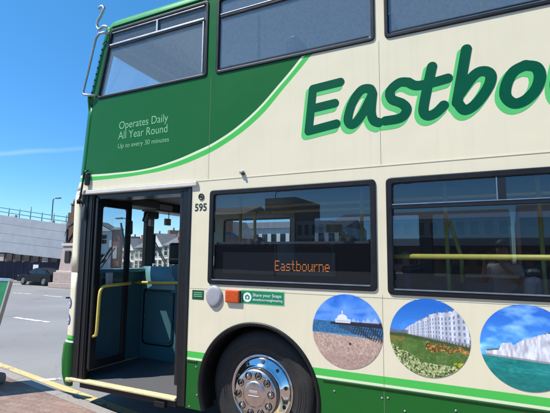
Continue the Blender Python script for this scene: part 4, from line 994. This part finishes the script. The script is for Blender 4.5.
M['redbrick'] = mat('red_brick', (.30, .10, .06), .9, vary=.2, scale=6)
M['render'] = mat('white_render', (.62, .62, .60), .85, vary=.08, scale=2)
M['render2'] = mat('cream_render', (.52, .50, .45), .85, vary=.1, scale=2)
M['slate'] = mat('slate_roof', (.14, .13, .135), .7, vary=.25, scale=4)
M['lampgrey'] = mat('grey_lamp_post', (.17, .18, .19), .5, .3)
M['greywall'] = mat('grey_cladding', (.13, .125, .14), .8, vary=.12, scale=2)

# the grey sheeted building with its scaffold rail: facade at y = 12.6
gb = thing('sheeted_building', 'long grey sheeted building with scaffold rail on top and navy boarding below', 'building', (-26, 12.6, 0))
FYB = 12.75
def zt(x): return float(np.interp(x, [-60, -30, -26.35, -22.6, -20.0], [6.9, 4.40, 3.93, 3.46, 3.16]))
def zb(x): return float(np.interp(x, [-60, -26, -21.4, -19.3], [2.6, 1.69, 1.41, 1.28]))
XE = -20.62
xs = np.linspace(-60, XE, 40)
tops = [(x, zt(x)) for x in xs]; bots = [(x, zb(x) + rng.normal(0, .012)) for x in xs]
plate([tops[::-1] + bots], FYB, .06).build('sheeting', M['sheet'], gb)
for k in range(3):
    a_, b_ = (.30, .52, .78)[k], (.30, .52, .78)[k] + .006
    mb = MB(); q_ = lambda x, t_: (x, FYB - .008, zb(x) + (zt(x) - zb(x)) * t_); X_ = [-60, -30, -26.3, -22.6, XE]
    mb.add([q_(x, a_) for x in X_] + [q_(x, b_) for x in X_] + [(x, FYB - .001, q_(x, a_)[2]) for x in X_] + [(x, FYB - .001, q_(x, b_)[2]) for x in X_], [(i, i + 1, i + 6, i + 5) for i in range(4)] + [(i + 5, i + 6, i + 16, i + 15) for i in range(4)] + [(i + 10, i + 11, i + 1, i) for i in range(4)])
    mb.build('sheet_seam', M['sheet'], gb)
MB().box(-60, XE, FYB + .10, FYB + .16, .0, 1.15).build('boarding', M['navy'], gb)
for k in range(14): MB().box(-29.5 + .75 * k, -29.47 + .75 * k, FYB + .085, FYB + .0995, .1, 1.15).build('boarding_joint', M['dkwin'], gb)
fpt = [(-60, FYB + .165), (XE, FYB + .165), (-29, FYB + 6), (-60, FYB + 6)]
MB().add([(*p, 0) for p in fpt] + [(*p, 3.0) for p in fpt], [(0, 3, 2, 1), (4, 5, 6, 7), (0, 1, 5, 4), (1, 2, 6, 5), (2, 3, 7, 6), (3, 0, 4, 7)]).build('wall', M['brick'], gb)
for k in range(12):
    x = -30.6 + .8 * k
    MB().box(x, x + .5, FYB + .12, FYB + .163, 1.18, 1.62).build('window', M['dkwin'] if k % 5 else M['stone'], gb)
MB().box(-23.25, -22.80, FYB + .07, FYB + .0995, .62, 1.02).build('notice', M['render'], gb)
rl = lambda x, d: (x, FYB + .2, zt(x) + d)
xr = list(np.linspace(-32, XE, 14))
for d in (.19, .43): MB().tube([rl(x, d + .03 * (x + 26) * -.2) for x in xr], .028, 6).build('scaffold_rail', M['scaff'], gb)
for k in range(10):
    x = -30.2 + 1.03 * k; MB().tube([rl(x, -.15), rl(x + .02, .52 + (.22 if k % 4 == 2 else 0))], .026, 6).build('scaffold_post', M['scaff'], gb)
for x, wd in ((-25.7, .4), (-22.2, .3), (-21.2, .45)): MB().box(x, x + wd, FYB + .1, FYB + .25, zt(x) - .12, zt(x) + .07).build('plank', M['render2'], gb)

# brown brick chimney block standing behind it
ch = thing('brick_tower', 'brown brick chimney block with pots rising beyond the grey building', 'chimney', (-41.4, 30, 0))
MB().box(-42.6, -41.5, 29.9, 30.5, 0, 6.3).build('shaft', M['brick'], ch); MB().box(-42.2, -41.5, 29.95, 30.45, 6.3, 7.2).build('stack', M['brick'], ch)
MB().box(-42.27, -41.45, 29.88, 30.52, 7.2, 7.32).build('cornice', M['brick'], ch)
for x in (-42.05, -41.65): MB().tube([(x, 30.2, 7.32), (x, 30.2, 7.85)], [.14, .11], 10).build('chimney_pot', M['redbrick'], ch)

def street_lamp(name, label, x, y, h, arm, group=None, head=.55):
    t = thing(name, label, 'street lamp', (x, y, 0), group=group)
    MB().tube([(x, y, 0), (x, y, .9), (x, y, 1.0), (x, y, h - .25), (x + arm * .08, y, h - .05), (x + arm * .3, y, h), (x + arm, y, h + .03)], [.09, .09, .06, .045, .04, .035, .03], 8).build('post', M['lampgrey'], t)
    a = x + arm; s = 1 if arm > 0 else -1
    MB().box(min(a, a + s * head), max(a, a + s * head), y - .1, y + .1, h - .02, h + .08).build('lantern', M['lampgrey'], t, bevel=.03)
    return t
street_lamp('street_lamp', 'tall grey street lamp rising behind the scaffold rail', -32.45, 20.5, 6.2, .35)
street_lamp('street_lamp', 'grey street lamp seen through the glass of the open bus door', -17.35, 14, 3.57, -.45, head=.45)

# ---------------------------------------------------------------- skinned figures
def skin(name, verts, edges, radii, m, parent, sub=2, loc=None):
    o_w = Vector(loc) if loc else Vector((0, 0, 0))
    me = bpy.data.meshes.new(name); me.from_pydata([tuple(Vector(v)) for v in verts], edges, [])
    o = bpy.data.objects.new(name, me); COL.objects.link(o); me.materials.append(m)
    md = o.modifiers.new('skin', 'SKIN'); md.use_smooth_shade = True; md.branch_smoothing = .4
    lay = me.skin_vertices[0].data
    for i, r_ in enumerate(radii): lay[i].radius = (r_, r_) if not isinstance(r_, tuple) else r_; lay[i].use_root = (i == 0)
    s = o.modifiers.new('sub', 'SUBSURF'); s.levels = sub; s.render_levels = sub
    o['_o'] = (0, 0, 0); o.parent = parent; return o

# the monument: bronze soldier lunging on a granite pedestal
mo = thing('monument', 'bronze lunging soldier statue on a stepped pink granite pedestal', 'statue', (-18.6, 11.8, 0))
MY = 11.9
def tier(x0, x1, z0, z1, name, m, tap=0):
    d = (x1 - x0) / 2; cx = (x0 + x1) / 2; mb = MB()
    a = d; b_ = d - tap
    vs = [(cx + sx * k, MY + sy * k, z) for z, k in ((z0, a), (z1, b_)) for sx, sy in ((-1, -1), (1, -1), (1, 1), (-1, 1))]
    mb.add(vs, [(0, 3, 2, 1), (4, 5, 6, 7)] + [(k, (k + 1) % 4, 4 + (k + 1) % 4, 4 + k) for k in range(4)]); return mb.build(name, m, mo, bevel=.02)
MC = -18.6
for h_, z0, z1, nm, mm_, tp in ((.86, 0, .24, 'step', 'stone', 0), (.72, .24, .74, 'base', 'stone', 0), (.64, .74, .82, 'plinth', 'stonelt', 0), (.56, .82, 2.02, 'shaft', 'stone', .10), (.52, 2.02, 2.16, 'cap', 'stonelt', 0)): tier(MC - h_, MC + h_, z0, z1, nm, M[mm_], tp)
MB().box(MC - .2, MC + .2, MY - .57, MY - .46, 1.2, 1.8).build('plaque', M['bronze'], mo, bevel=.05)
P0 = [(-18.42, 0, 2.86), (-18.40, 0, 3.02), (-18.36, 0, 3.22), (-18.34, 0, 3.36), (-18.37, 0, 3.44), (-18.40, 0, 3.56),   # 0-5 pelvis chest neck head
      (-18.50, -.06, 2.78), (-18.76, -.08, 2.52), (-19.00, -.08, 2.22), (-19.12, -.10, 2.19),       # 6-9 stretched leg
      (-18.36, .08, 2.76), (-18.22, .10, 2.50), (-18.06, .08, 2.22), (-18.16, .06, 2.19),          # 10-13 rear leg
      (-18.50, -.12, 3.24), (-18.66, -.17, 3.10), (-18.86, -.18, 3.00), (-18.94, -.18, 2.97),       # 14-17 leading arm
      (-18.24, .14, 3.26), (-18.12, .16, 3.04), (-18.28, .04, 2.92)]                                # 18-20 other arm
E0 = [(0, 1), (1, 2), (2, 3), (3, 4), (4, 5), (0, 6), (6, 7), (7, 8), (8, 9), (0, 10), (10, 11), (11, 12), (12, 13), (2, 14), (14, 15), (15, 16), (16, 17), (2, 18), (18, 19), (19, 20)]
R0 = [.14, .14, .15, .06, .085, .09, .10, .075, .05, .05, .10, .075, .05, .05, .07, .055, .04, .045, .07, .055, .045]
mv = Vector((-18.6, 11.8, 0)); P0 = [(x + .05, y - .2, z) for x, y, z in P0]
fig = skin('figure', [Vector((x, MY + y, z)) - mv for x, y, z in P0], E0, R0, M['bronze'], mo)
MB().lathe([(.10, 0), (.12, .005), (.105, .04), (.085, .10), (.04, .14), (0, .15)], (-18.35, MY - .2, 3.57), 'z', 16).build('helmet', M['bronze'], fig)
MB().tube([(-18.90, MY - .38, 2.97), (-19.02, MY - .40, 2.70), (-19.10, MY - .40, 2.50)], [.022, .018, .006], 6).build('sword', M['bronze'], fig)
for nm in ('helmet', 'sword'):
    o = bpy.data.objects[nm]; o.location = o.location - mv
tier(MC - .47, MC + .47, 2.16, 2.20, 'bronze_base', M['bronze'])

# parked dark car in front of the navy boarding
def make_car(name, label, x, y, L_=4.3, group=None, paint=(.004, .004, .006), flip=1, rz=0):
    t = local_thing(name, label, 'car', (x, y, 0), rz, group); pm = mat(name + '_paint', paint, .4, coat=.0, vary=.1, spec=.25)
    side = [(-L_ / 2, .42), (-L_ / 2 + .03, .68), (-L_ / 2 + .35, .84), (-.95, .95), (-.45, 1.28), (-.05, 1.42), (.75, 1.44), (1.35, 1.32), (1.85, 1.02), (L_ / 2 - .04, .92), (L_ / 2, .55), (L_ / 2 - .05, .30)]
    def notch(cx): return [(cx + .37 * math.cos(a), .33 + .37 * math.sin(a)) for a in np.linspace(R(-5), R(185), 14)]
    outl = side + notch(1.33) + notch(-1.32) + [(-L_ / 2 + .05, .30)]
    outl = [(p[0] * flip, p[1]) for p in outl]
    mb = MB(); n = len(outl); wd = lambda z: .86 - max(0, z - .9) * .34
    mb.mesh(poly_me([outl], .002), Matrix.Translation((0, -wd(.5) , 0)) @ XZ(0))
    # body as a skin of the outline swept across with tumblehome
    mb = MB(); vs = []
    lay = [(-1, 0), (-.97, .0), (-.6, .03), (.6, .03), (.97, 0), (1, 0)]
    for sgn, crown in lay: vs += [(p[0], sgn * wd(p[1]), p[1] + (crown if p[1] > .6 else 0)) for p in outl]
    mb.add(vs, [(i * n + k, i * n + (k + 1) % n, (i + 1) * n + (k + 1) % n, (i + 1) * n + k) for i in range(len(lay) - 1) for k in range(n)])
    for i, rev in ((0, 1), (len(lay) - 1, -1)):
        pm_ = poly_me([outl], 0.0); y_ = lay[i][0]
        mb.add([(v.co.x, y_ * wd(v.co.y) * 1.002, v.co.y) for v in pm_.vertices], [tuple(p.vertices) for p in pm_.polygons])
    b = mb.build('body', pm, t, bevel=0)
    for sg in (-1, 1):
        for q in ([(-.80, .98), (-.36, 1.26), (.0, 1.36), (.22, 1.37), (.22, .98)], [(.30, .98), (.30, 1.37), (.75, 1.375), (1.22, 1.27), (1.52, 1.0)]):
            q = [(p[0] * flip, p[1]) for p in q]; qq = MB(); qq.add([(p[0], sg * (wd(p[1]) + .006), p[1]) for p in q], [tuple(range(len(q)))]); qq.build('side_window', M['dkwin'], t, recalc=False)
        MB().box(min(-.72 * flip, -.60 * flip), max(-.72 * flip, -.60 * flip), min(sg * .86, sg * 1.0), max(sg * .86, sg * 1.0), .95, 1.07).build('door_mirror', pm, t, bevel=.02)
        for cx in (-1.32, 1.33):
            wh = MB().lathe([(0, .0), (.20, 0), (.21, .03), (.30, .03), (.325, .06), (.325, .16), (.30, .19), (0, .19)], (cx * flip, -.88 if sg < 0 else .69, .325), 'y', 28).build('wheel', M['tyre'], t)
            MB().lathe([(0, -.012), (.05, -.012), (.185, .004), (.2, -.004), (.205, .01)], (cx * flip, -.882 if sg < 0 else .885, .325), 'y', 24).build('rim', M['lampgrey'], wh)
        xh = -L_ / 2 + .12
        MB().box(min(xh * flip - .1, xh * flip + .1), max(xh * flip - .1, xh * flip + .1), min(sg * .55, sg * .82), max(sg * .55, sg * .82), .66, .80).build('headlight', M['alu'], t, bevel=.03)
    for fx, fz in (([-.93, -.47], [.975, 1.285]), ([1.86, 1.37], [1.035, 1.325])):
        MB().add([(fx[0] * flip, -.72, fz[0] + .012), (fx[0] * flip, .72, fz[0] + .012), (fx[1] * flip, .62, fz[1] + .03), (fx[1] * flip, -.62, fz[1] + .03)], [(0, 1, 2, 3)]).build('windscreen' if fx[0] < 0 else 'rear_window', M['dkwin'], t, recalc=False)
    return t
make_car('parked_car', 'black car parked before the navy boarding beside the statue', -21.3, 12.05).scale = (.62, .62, .62)

# ---------------------------------------------------------------- houses seen through the bus front
def house(label, x, y, rz, wd, dp, hw, hr, wall, roofm, group=None, rows=2, cols=3, bay=False, gable=False, chim=True, name='terraced_house', z0=0):
    t = local_thing(name, label, 'house', (x, y, z0), rz, group); W_ = wd / 2
    MB().box(-W_, W_, 0, dp, 0, hw).build('wall', wall, t)
    if gable:    # gable faces the street
        r_ = MB().add([(-W_ - .15, -.2, hw - .05), (W_ + .15, -.2, hw - .05), (0, -.2, hw + hr), (-W_ - .15, dp, hw - .05), (W_ + .15, dp, hw - .05), (0, dp, hw + hr)], [(0, 3, 5, 2), (1, 2, 5, 4), (3, 4, 5), (0, 1, 4, 3)]).build('roof', roofm, t)
        MB().add([(-W_, -.01, hw - .04), (W_, -.01, hw - .04), (0, -.01, hw + hr - .12), (-W_, -.19, hw - .04), (W_, -.19, hw - .04), (0, -.19, hw + hr - .12)], [(0, 1, 2), (3, 5, 4), (0, 2, 5, 3), (1, 4, 5, 2)]).build('gable', wall, t)
    else:
        r_ = MB().add([(-W_ - .02, -.25, hw), (W_ + .02, -.25, hw), (W_ + .02, dp + .25, hw), (-W_ - .02, dp + .25, hw), (-W_ - .02, dp * .38, hw + hr), (W_ + .02, dp * .38, hw + hr), (W_ + .02, dp * .62, hw + hr), (-W_ - .02, dp * .62, hw + hr)], [(0, 1, 5, 4), (4, 5, 6, 7), (7, 6, 2, 3), (0, 4, 7, 3), (1, 2, 6, 5), (0, 3, 2, 1)]).build('roof', roofm, t)
    if chim:
        MB().box(W_ - .55, W_ - .02, dp * .4, dp * .6, hw + hr * .3, hw + hr + .7).build('chimney', M['redbrick'], r_)
        MB().tube([(W_ - .28, dp * .5, hw + hr + .7), (W_ - .28, dp * .5, hw + hr + 1.05)], .11, 8).build('chimney_pot', M['redbrick'], r_)
    for r__ in range(rows):
        for c in range(cols):
            cx = -W_ + wd * (c + .5) / cols; cz = hw * (r__ + .55) / rows
            f = MB().box(cx - .42, cx + .42, -.06, -.002, cz - .55, cz + .55).build('window', M['stonelt'], t)
            MB().box(cx - .35, cx + .35, -.068, -.0605, cz - .48, cz + .48).build('pane', M['dkwin'], f)
            MB().box(cx - .36, cx + .36, -.076, -.0685, cz - .025, cz + .025).build('glazing_bar', M['stonelt'], f)
            if bay and c % 2 == 0 and r__ == 0: pass
    if bay:
        b_ = MB().add([(-W_ * .8, 0, 0), (-W_ * .55, -.7, 0), (-W_ * .0, -.7, 0), (W_ * .2, 0, 0), (-W_ * .8, 0, hw * .92), (-W_ * .55, -.7, hw * .92), (-W_ * .0, -.7, hw * .92), (W_ * .2, 0, hw * .92)], [(0, 1, 5, 4), (1, 2, 6, 5), (2, 3, 7, 6), (4, 5, 6, 7), (0, 3, 2, 1)]).build('bay', wall, t)
        for r__ in range(rows):
            cz = hw * (r__ + .52) / rows; MB().box(-W_ * .5, -W_ * .05, -.76, -.703, cz - .6, cz + .6).build('bay_window', M['dkwin'], b_)
    return t
# white house left of the row, facing the road
def at(ratio, y): return ratio * (y + 3.22)
house('white gabled house with a bay, seen through the open door leaf', -40.3, 32, R(24), 3.6, 3.0, 4.35, 1.1, M['render'], M['slate'], rows=2, cols=2, gable=True, chim=False, name='gabled_house')
bh = local_thing('brick_house', 'narrow red brick house right of the white gabled house', 'house', (-38.25, 32.95, 0), R(24))
MB().box(-.45, .45, 0, 1.0, 0, 4.5).build('wall', M['redbrick'], bh); MB().add([(-.49, -.15, 4.5), (.49, -.15, 4.5), (.49, 1.1, 4.5), (-.49, 1.1, 4.5), (-.49, .5, 4.8), (.49, .5, 4.8)], [(0, 1, 5, 4), (2, 3, 4, 5), (0, 4, 3), (1, 2, 5), (0, 3, 2, 1)]).build('roof', M['slate'], bh)
MB().box(-.25, .2, -.06, -.003, 1.2, 2.6).build('window', M['stonelt'], bh)
# terrace of pale houses with steep roofs, stepping away to the left
A_ = Vector((-30.0, 34.2)); B_ = Vector((-60.0, 45.0)); nH = 9; dirv = (B_ - A_).normalized(); stepL = (B_ - A_).length / nH
ang = math.atan2(-dirv.y, -dirv.x)
words = ['nearest', 'second nearest', 'third nearest', 'fourth nearest', 'fifth nearest', 'sixth nearest', 'seventh nearest', 'second farthest', 'farthest']
for k in range(nH):
    c = A_ + dirv * stepL * (k + .5)
    house('pale terraced house with steep slate roof, %s in the row beyond the windscreen' % words[k], c.x, c.y, ang, stepL - .06, 7, 2.75 + .06 * (k % 3), 1.55, M['render'] if k % 2 else M['render2'], M['slate'], z0=-.17 * k, group='terraced houses beyond the windscreen', rows=2, cols=3, gable=(k % 2 == 1), chim=True)
house('tall red brick gabled house at the near end of the terrace', -28.0, 32.6, ang, 3.2, 8, 3.6, 1.9, M['redbrick'], M['slate'], rows=2, cols=2, gable=True, name='gabled_house')

def far_block(label, x0, x1, y, h, wall, nwin, zwin, roof):
    t = local_thing('terrace_building', label, 'building', ((x0 + x1) / 2, y, 0), 0); W_ = (x1 - x0) / 2
    MB().box(-W_, W_, 0, 9, 0, h).build('wall', wall, t)
    MB().add([(-W_, -.3, h), (W_, -.3, h), (W_, 9, h), (-W_, 9, h), (-W_, 4.5, h + roof), (W_, 4.5, h + roof)], [(0, 1, 5, 4), (2, 3, 4, 5), (0, 4, 3), (1, 2, 5), (0, 3, 2, 1)]).build('roof', M['slate'], t)
    for z0, z1 in zwin:
        for k in range(nwin):
            cx = -W_ + 2 * W_ * (k + .5) / nwin; hw_ = 2 * W_ / nwin * .27
            MB().box(cx - hw_, cx + hw_, -.06, -.003, z0, z1).build('window', M['dkwin'], t)
far_block('white terrace seen through the first lower window of the bus', -33, -15, 46, 5.2, M['render'], 14, [(.8, 2.2), (3.2, 4.5)], 1.2)
far_block('long low brick building seen through the second lower window of the bus', -14, 14, 48, 3.0, M['brick'], 16, [(1.0, 2.3)], 1.0)

# ---------------------------------------------------------------- pavement sign at the left edge
sg = local_thing('pavement_sign', 'green forecourt sign in a pale grey frame leaning back on a weighted base', 'sign', (-5.11, -.30, .132))
tilt = Matrix.Translation((0, -.10, .14)) @ Matrix.Rotation(R(-12.8), 4, 'X')
M['signgreen'] = mat('sign_green_face', (.012, .16, .035), .4, vary=.35, scale=5)
MB().box(-.31, .31, -.012, .012, .05, 1.07, tilt).build('panel', M['signgreen'], sg)
for nm, bx in (('frame_rail', (-.335, .335, -.02, .02, 1.055, 1.09)), ('frame_rail', (-.335, .335, -.02, .02, .03, .065)), ('frame_stile', (-.335, -.305, -.02, .02, .066, 1.054)), ('frame_stile', (.305, .335, -.02, .02, .066, 1.054))):
    MB().box(*bx, tilt).build(nm, M['alu'] if nm == 'frame_rail' else mat('frame_stile_grey', (.30, .27, .25), .6), sg, bevel=.004)
MB().box(-.52, .05, -.30, .36, .0, .12).build('weighted_base', mat('grey_sign_base', (.16, .165, .175), .8, vary=.2, scale=30), sg, bevel=.04)
for s in (-.15, .02): MB().tube([(s, -.02, .11), (s, -.09, .20)], .022, 10).build('spring', M['steel'], sg)

# ================================================================== BEHIND THE CAMERA (seen only in reflections)
def block(name, label, x0, x1, y, h, wall, nwin, zwin, cat='building', roof=None, fascia=None, group=None):
    t = local_thing(name, label, cat, ((x0 + x1) / 2, y, 0), math.pi, group); W_ = (x1 - x0) / 2
    MB().box(-W_ + .05, W_ - .05, -.09, -.062, 0, 3.0).build('dark_reflection_strip', M['navy'], t)  # dark strip added along the base so the lower windows reflect black
    MB().box(-W_, W_, 0, 9, 0, h).build('wall', wall, t)
    if roof: MB().add([(-W_, -.3, h), (W_, -.3, h), (W_, 9, h), (-W_, 9, h), (-W_, 4.5, h + roof), (W_, 4.5, h + roof)], [(0, 1, 5, 4), (2, 3, 4, 5), (0, 4, 3), (1, 2, 5), (0, 3, 2, 1)]).build('roof', M['slate'], t)
    if fascia: MB().box(-W_ + .2, W_ - .2, -.2, -.003, 3.0, 3.9).build('fascia', fascia, t)
    for z0, z1 in zwin:
        for k in range(nwin):
            cx = -W_ + 2 * W_ * (k + .5) / nwin; hw_ = 2 * W_ / nwin * .28
            MB().box(cx - hw_, cx + hw_, -.06, -.003, z0, z1).build('window', M['dkwin'], t)
    return t
block('shop_building', 'tall grey block standing behind the camera', -27.0, -22.5, -48, 9.4, M['greywall'], 4, [(1, 2.6), (4, 5.4), (6.6, 8)])
block('shop_building', 'white terrace with many windows behind the camera', -27.6, -22.6, -43, 6.6, M['render'], 5, [(.8, 2.2), (3.0, 4.2), (4.9, 6.0)])
block('shop_building', 'shop with a red fascia behind the camera', -22.4, -17.5, -48, 6.2, M['render'], 5, [(.5, 2.6), (4.4, 5.7)], fascia=mat('red_fascia', (.45, .03, .04), .5))
block('shop_building', 'long low white shop row behind the camera', -17.4, 2.0, -48, 6.0, M['render2'], 14, [(.5, 2.6), (4.2, 5.6)], roof=1.3, fascia=M['navy'])
block('shop_building', 'dark brick building at the end of the shop row behind the camera', 2.4, 18, -40, 5.2, M['brick'], 8, [(.8, 2.4), (3.4, 4.6)], roof=1.6)
block('shop_building', 'grey hall far behind the camera on the left', -44, -29, -46, 7.2, M['greywall'], 9, [(1, 2.4), (4, 5.5)], roof=1.5)
for x, y in ((-16.5, -30), (-6.5, -30)): street_lamp('street_lamp', 'street lamp behind the camera %s' % ('left of the shops' if x < -10 else 'before the dark brick building'), x, y, 7.2, .8)
fc = MB().add([(-120, -120, .004), (120, -120, .004), (120, -9, .004), (-120, -9, .004)], [(0, 1, 2, 3)]).build('dark_reflected_ground', mat('shade_dark_asphalt', (.035, .035, .037), .9, vary=.2, scale=1, bump=.3, bscale=60), recalc=False); tag(fc, kind='structure')  # added ground, coloured dark so the bus windows reflect it as shaded
# the photographer, holding up a phone: body stands behind the camera, facing the bus
skinm = mat('skin', (.45, .27, .19), .55, vary=.06); shirt = mat('grey_shirt', (.66, .66, .67), .85, vary=.1, scale=14); jeans = mat('dark_jeans', (.03, .045, .09), .9, vary=.2, scale=20); hairm = mat('dark_hair', (.02, .015, .012), .6, vary=.4, scale=30)
rzp = math.atan2(-FWD.x, FWD.y)
pr = local_thing('person', 'person in a light grey shirt and dark jeans holding up a phone with both hands', 'person', (.155, CAM_Y - .34, .135), rzp)
# local axes: +y towards the bus, z up from the pavement; phone lens at about (0, .375, 1.51)
PV = [(0, 0, .92), (0, -.01, 1.10), (0, 0, 1.28), (0, -.01, 1.40), (0, .01, 1.47), (0, .025, 1.56), (0, .02, 1.66)]
PE = [(0, 1), (1, 2), (2, 3), (3, 4), (4, 5), (5, 6)]; PR = [.135, .125, .14, .075, .052, .085, .085]
def addv(p, r_, frm): PV.append(p); PR.append(r_); PE.append((frm, len(PV) - 1)); return len(PV) - 1
for s in (-1, 1):
    h = addv((s * .10, .0, .84), .09, 0); k = addv((s * .11, .02, .48), .062, h); a = addv((s * .115, -.01, .09), .042, k); addv((s * .13, .15, .045), .038, a)
    sh = addv((s * .175, -.01, 1.37), .062, 2); el = addv((s * .25, .08, 1.14), .046, sh); wr = addv((s * .115, .285, 1.40), .030, el); pm_ = addv((s * .088, .325, 1.475), .034, wr)
    for j, (dx, dz, l_) in enumerate(((-.012, .045, .034), (-.012, .026, .038), (-.012, .006, .036), (-.012, -.012, .030))):
        f1 = addv((s * .098, .362, 1.475 + dz), .0095, pm_); f2 = addv((s * .080, .385, 1.478 + dz), .0085, f1); addv((s * (.080 - l_), .388, 1.48 + dz), .0075, f2)
    t1 = addv((s * .070, .315, 1.505), .011, pm_); addv((s * .045, .340, 1.525), .009, t1)
bd_ = skin('body', PV, PE, PR, skinm, pr)
skin('shirt', [(0, 0, .90), (0, -.01, 1.10), (0, 0, 1.28), (0, -.01, 1.41), (.175, -.01, 1.37), (.225, .05, 1.22), (-.175, -.01, 1.37), (-.225, .05, 1.22)], [(0, 1), (1, 2), (2, 3), (2, 4), (4, 5), (2, 6), (6, 7)], [.165, .150, .165, .085, .08, .072, .08, .072], shirt, pr)
skin('trousers', [(0, 0, .95), (.10, 0, .82), (.11, .02, .48), (.115, -.01, .12), (-.10, 0, .82), (-.11, .02, .48), (-.115, -.01, .12)], [(0, 1), (1, 2), (2, 3), (0, 4), (4, 5), (5, 6)], [.155, .108, .080, .066, .108, .080, .066], jeans, pr)
def hair_pt(u, v):
    a = 2 * math.pi * u; e = v * R(112); front = .5 + .5 * math.sin(a)
    e = min(e, R(112) - front * R(50)); return Vector((.096 * math.cos(a) * math.sin(e), .012 + .112 * math.sin(a) * math.sin(e), 1.635 + .118 * math.cos(e)))
MB().grid(hair_pt, 28, 10).build('hair', hairm, pr)
MB().add([(-.015, .10, 1.585), (.015, .10, 1.585), (0, .135, 1.585), (0, .105, 1.635)], [(0, 1, 2), (0, 2, 3), (1, 3, 2), (0, 3, 1)]).build('nose', skinm, pr)
for s in (-1, 1): MB().lathe([(0, -.006), (.010, -.003), (.013, .004)], (s * .034, .112, 1.635), n=12).build('eye', M['blackvinyl'], pr)
MB().box(-.024, .024, .10, .112, 1.545, 1.555).build('mouth', mat('lips', (.35, .14, .12), .5), pr, bevel=.003)
ph = local_thing('phone', 'black phone held up by the person in the light grey shirt', 'phone', (0, CAM_Y - .012, CAM_Z), rzp)
MB().box(-.075, .075, -.010, -.001, -.062, .012).build('case', M['blackpaint'], ph, bevel=.003)
MB().box(-.070, .070, -.0112, -.0102, -.057, .007).build('screen', M['dkwin'], ph)
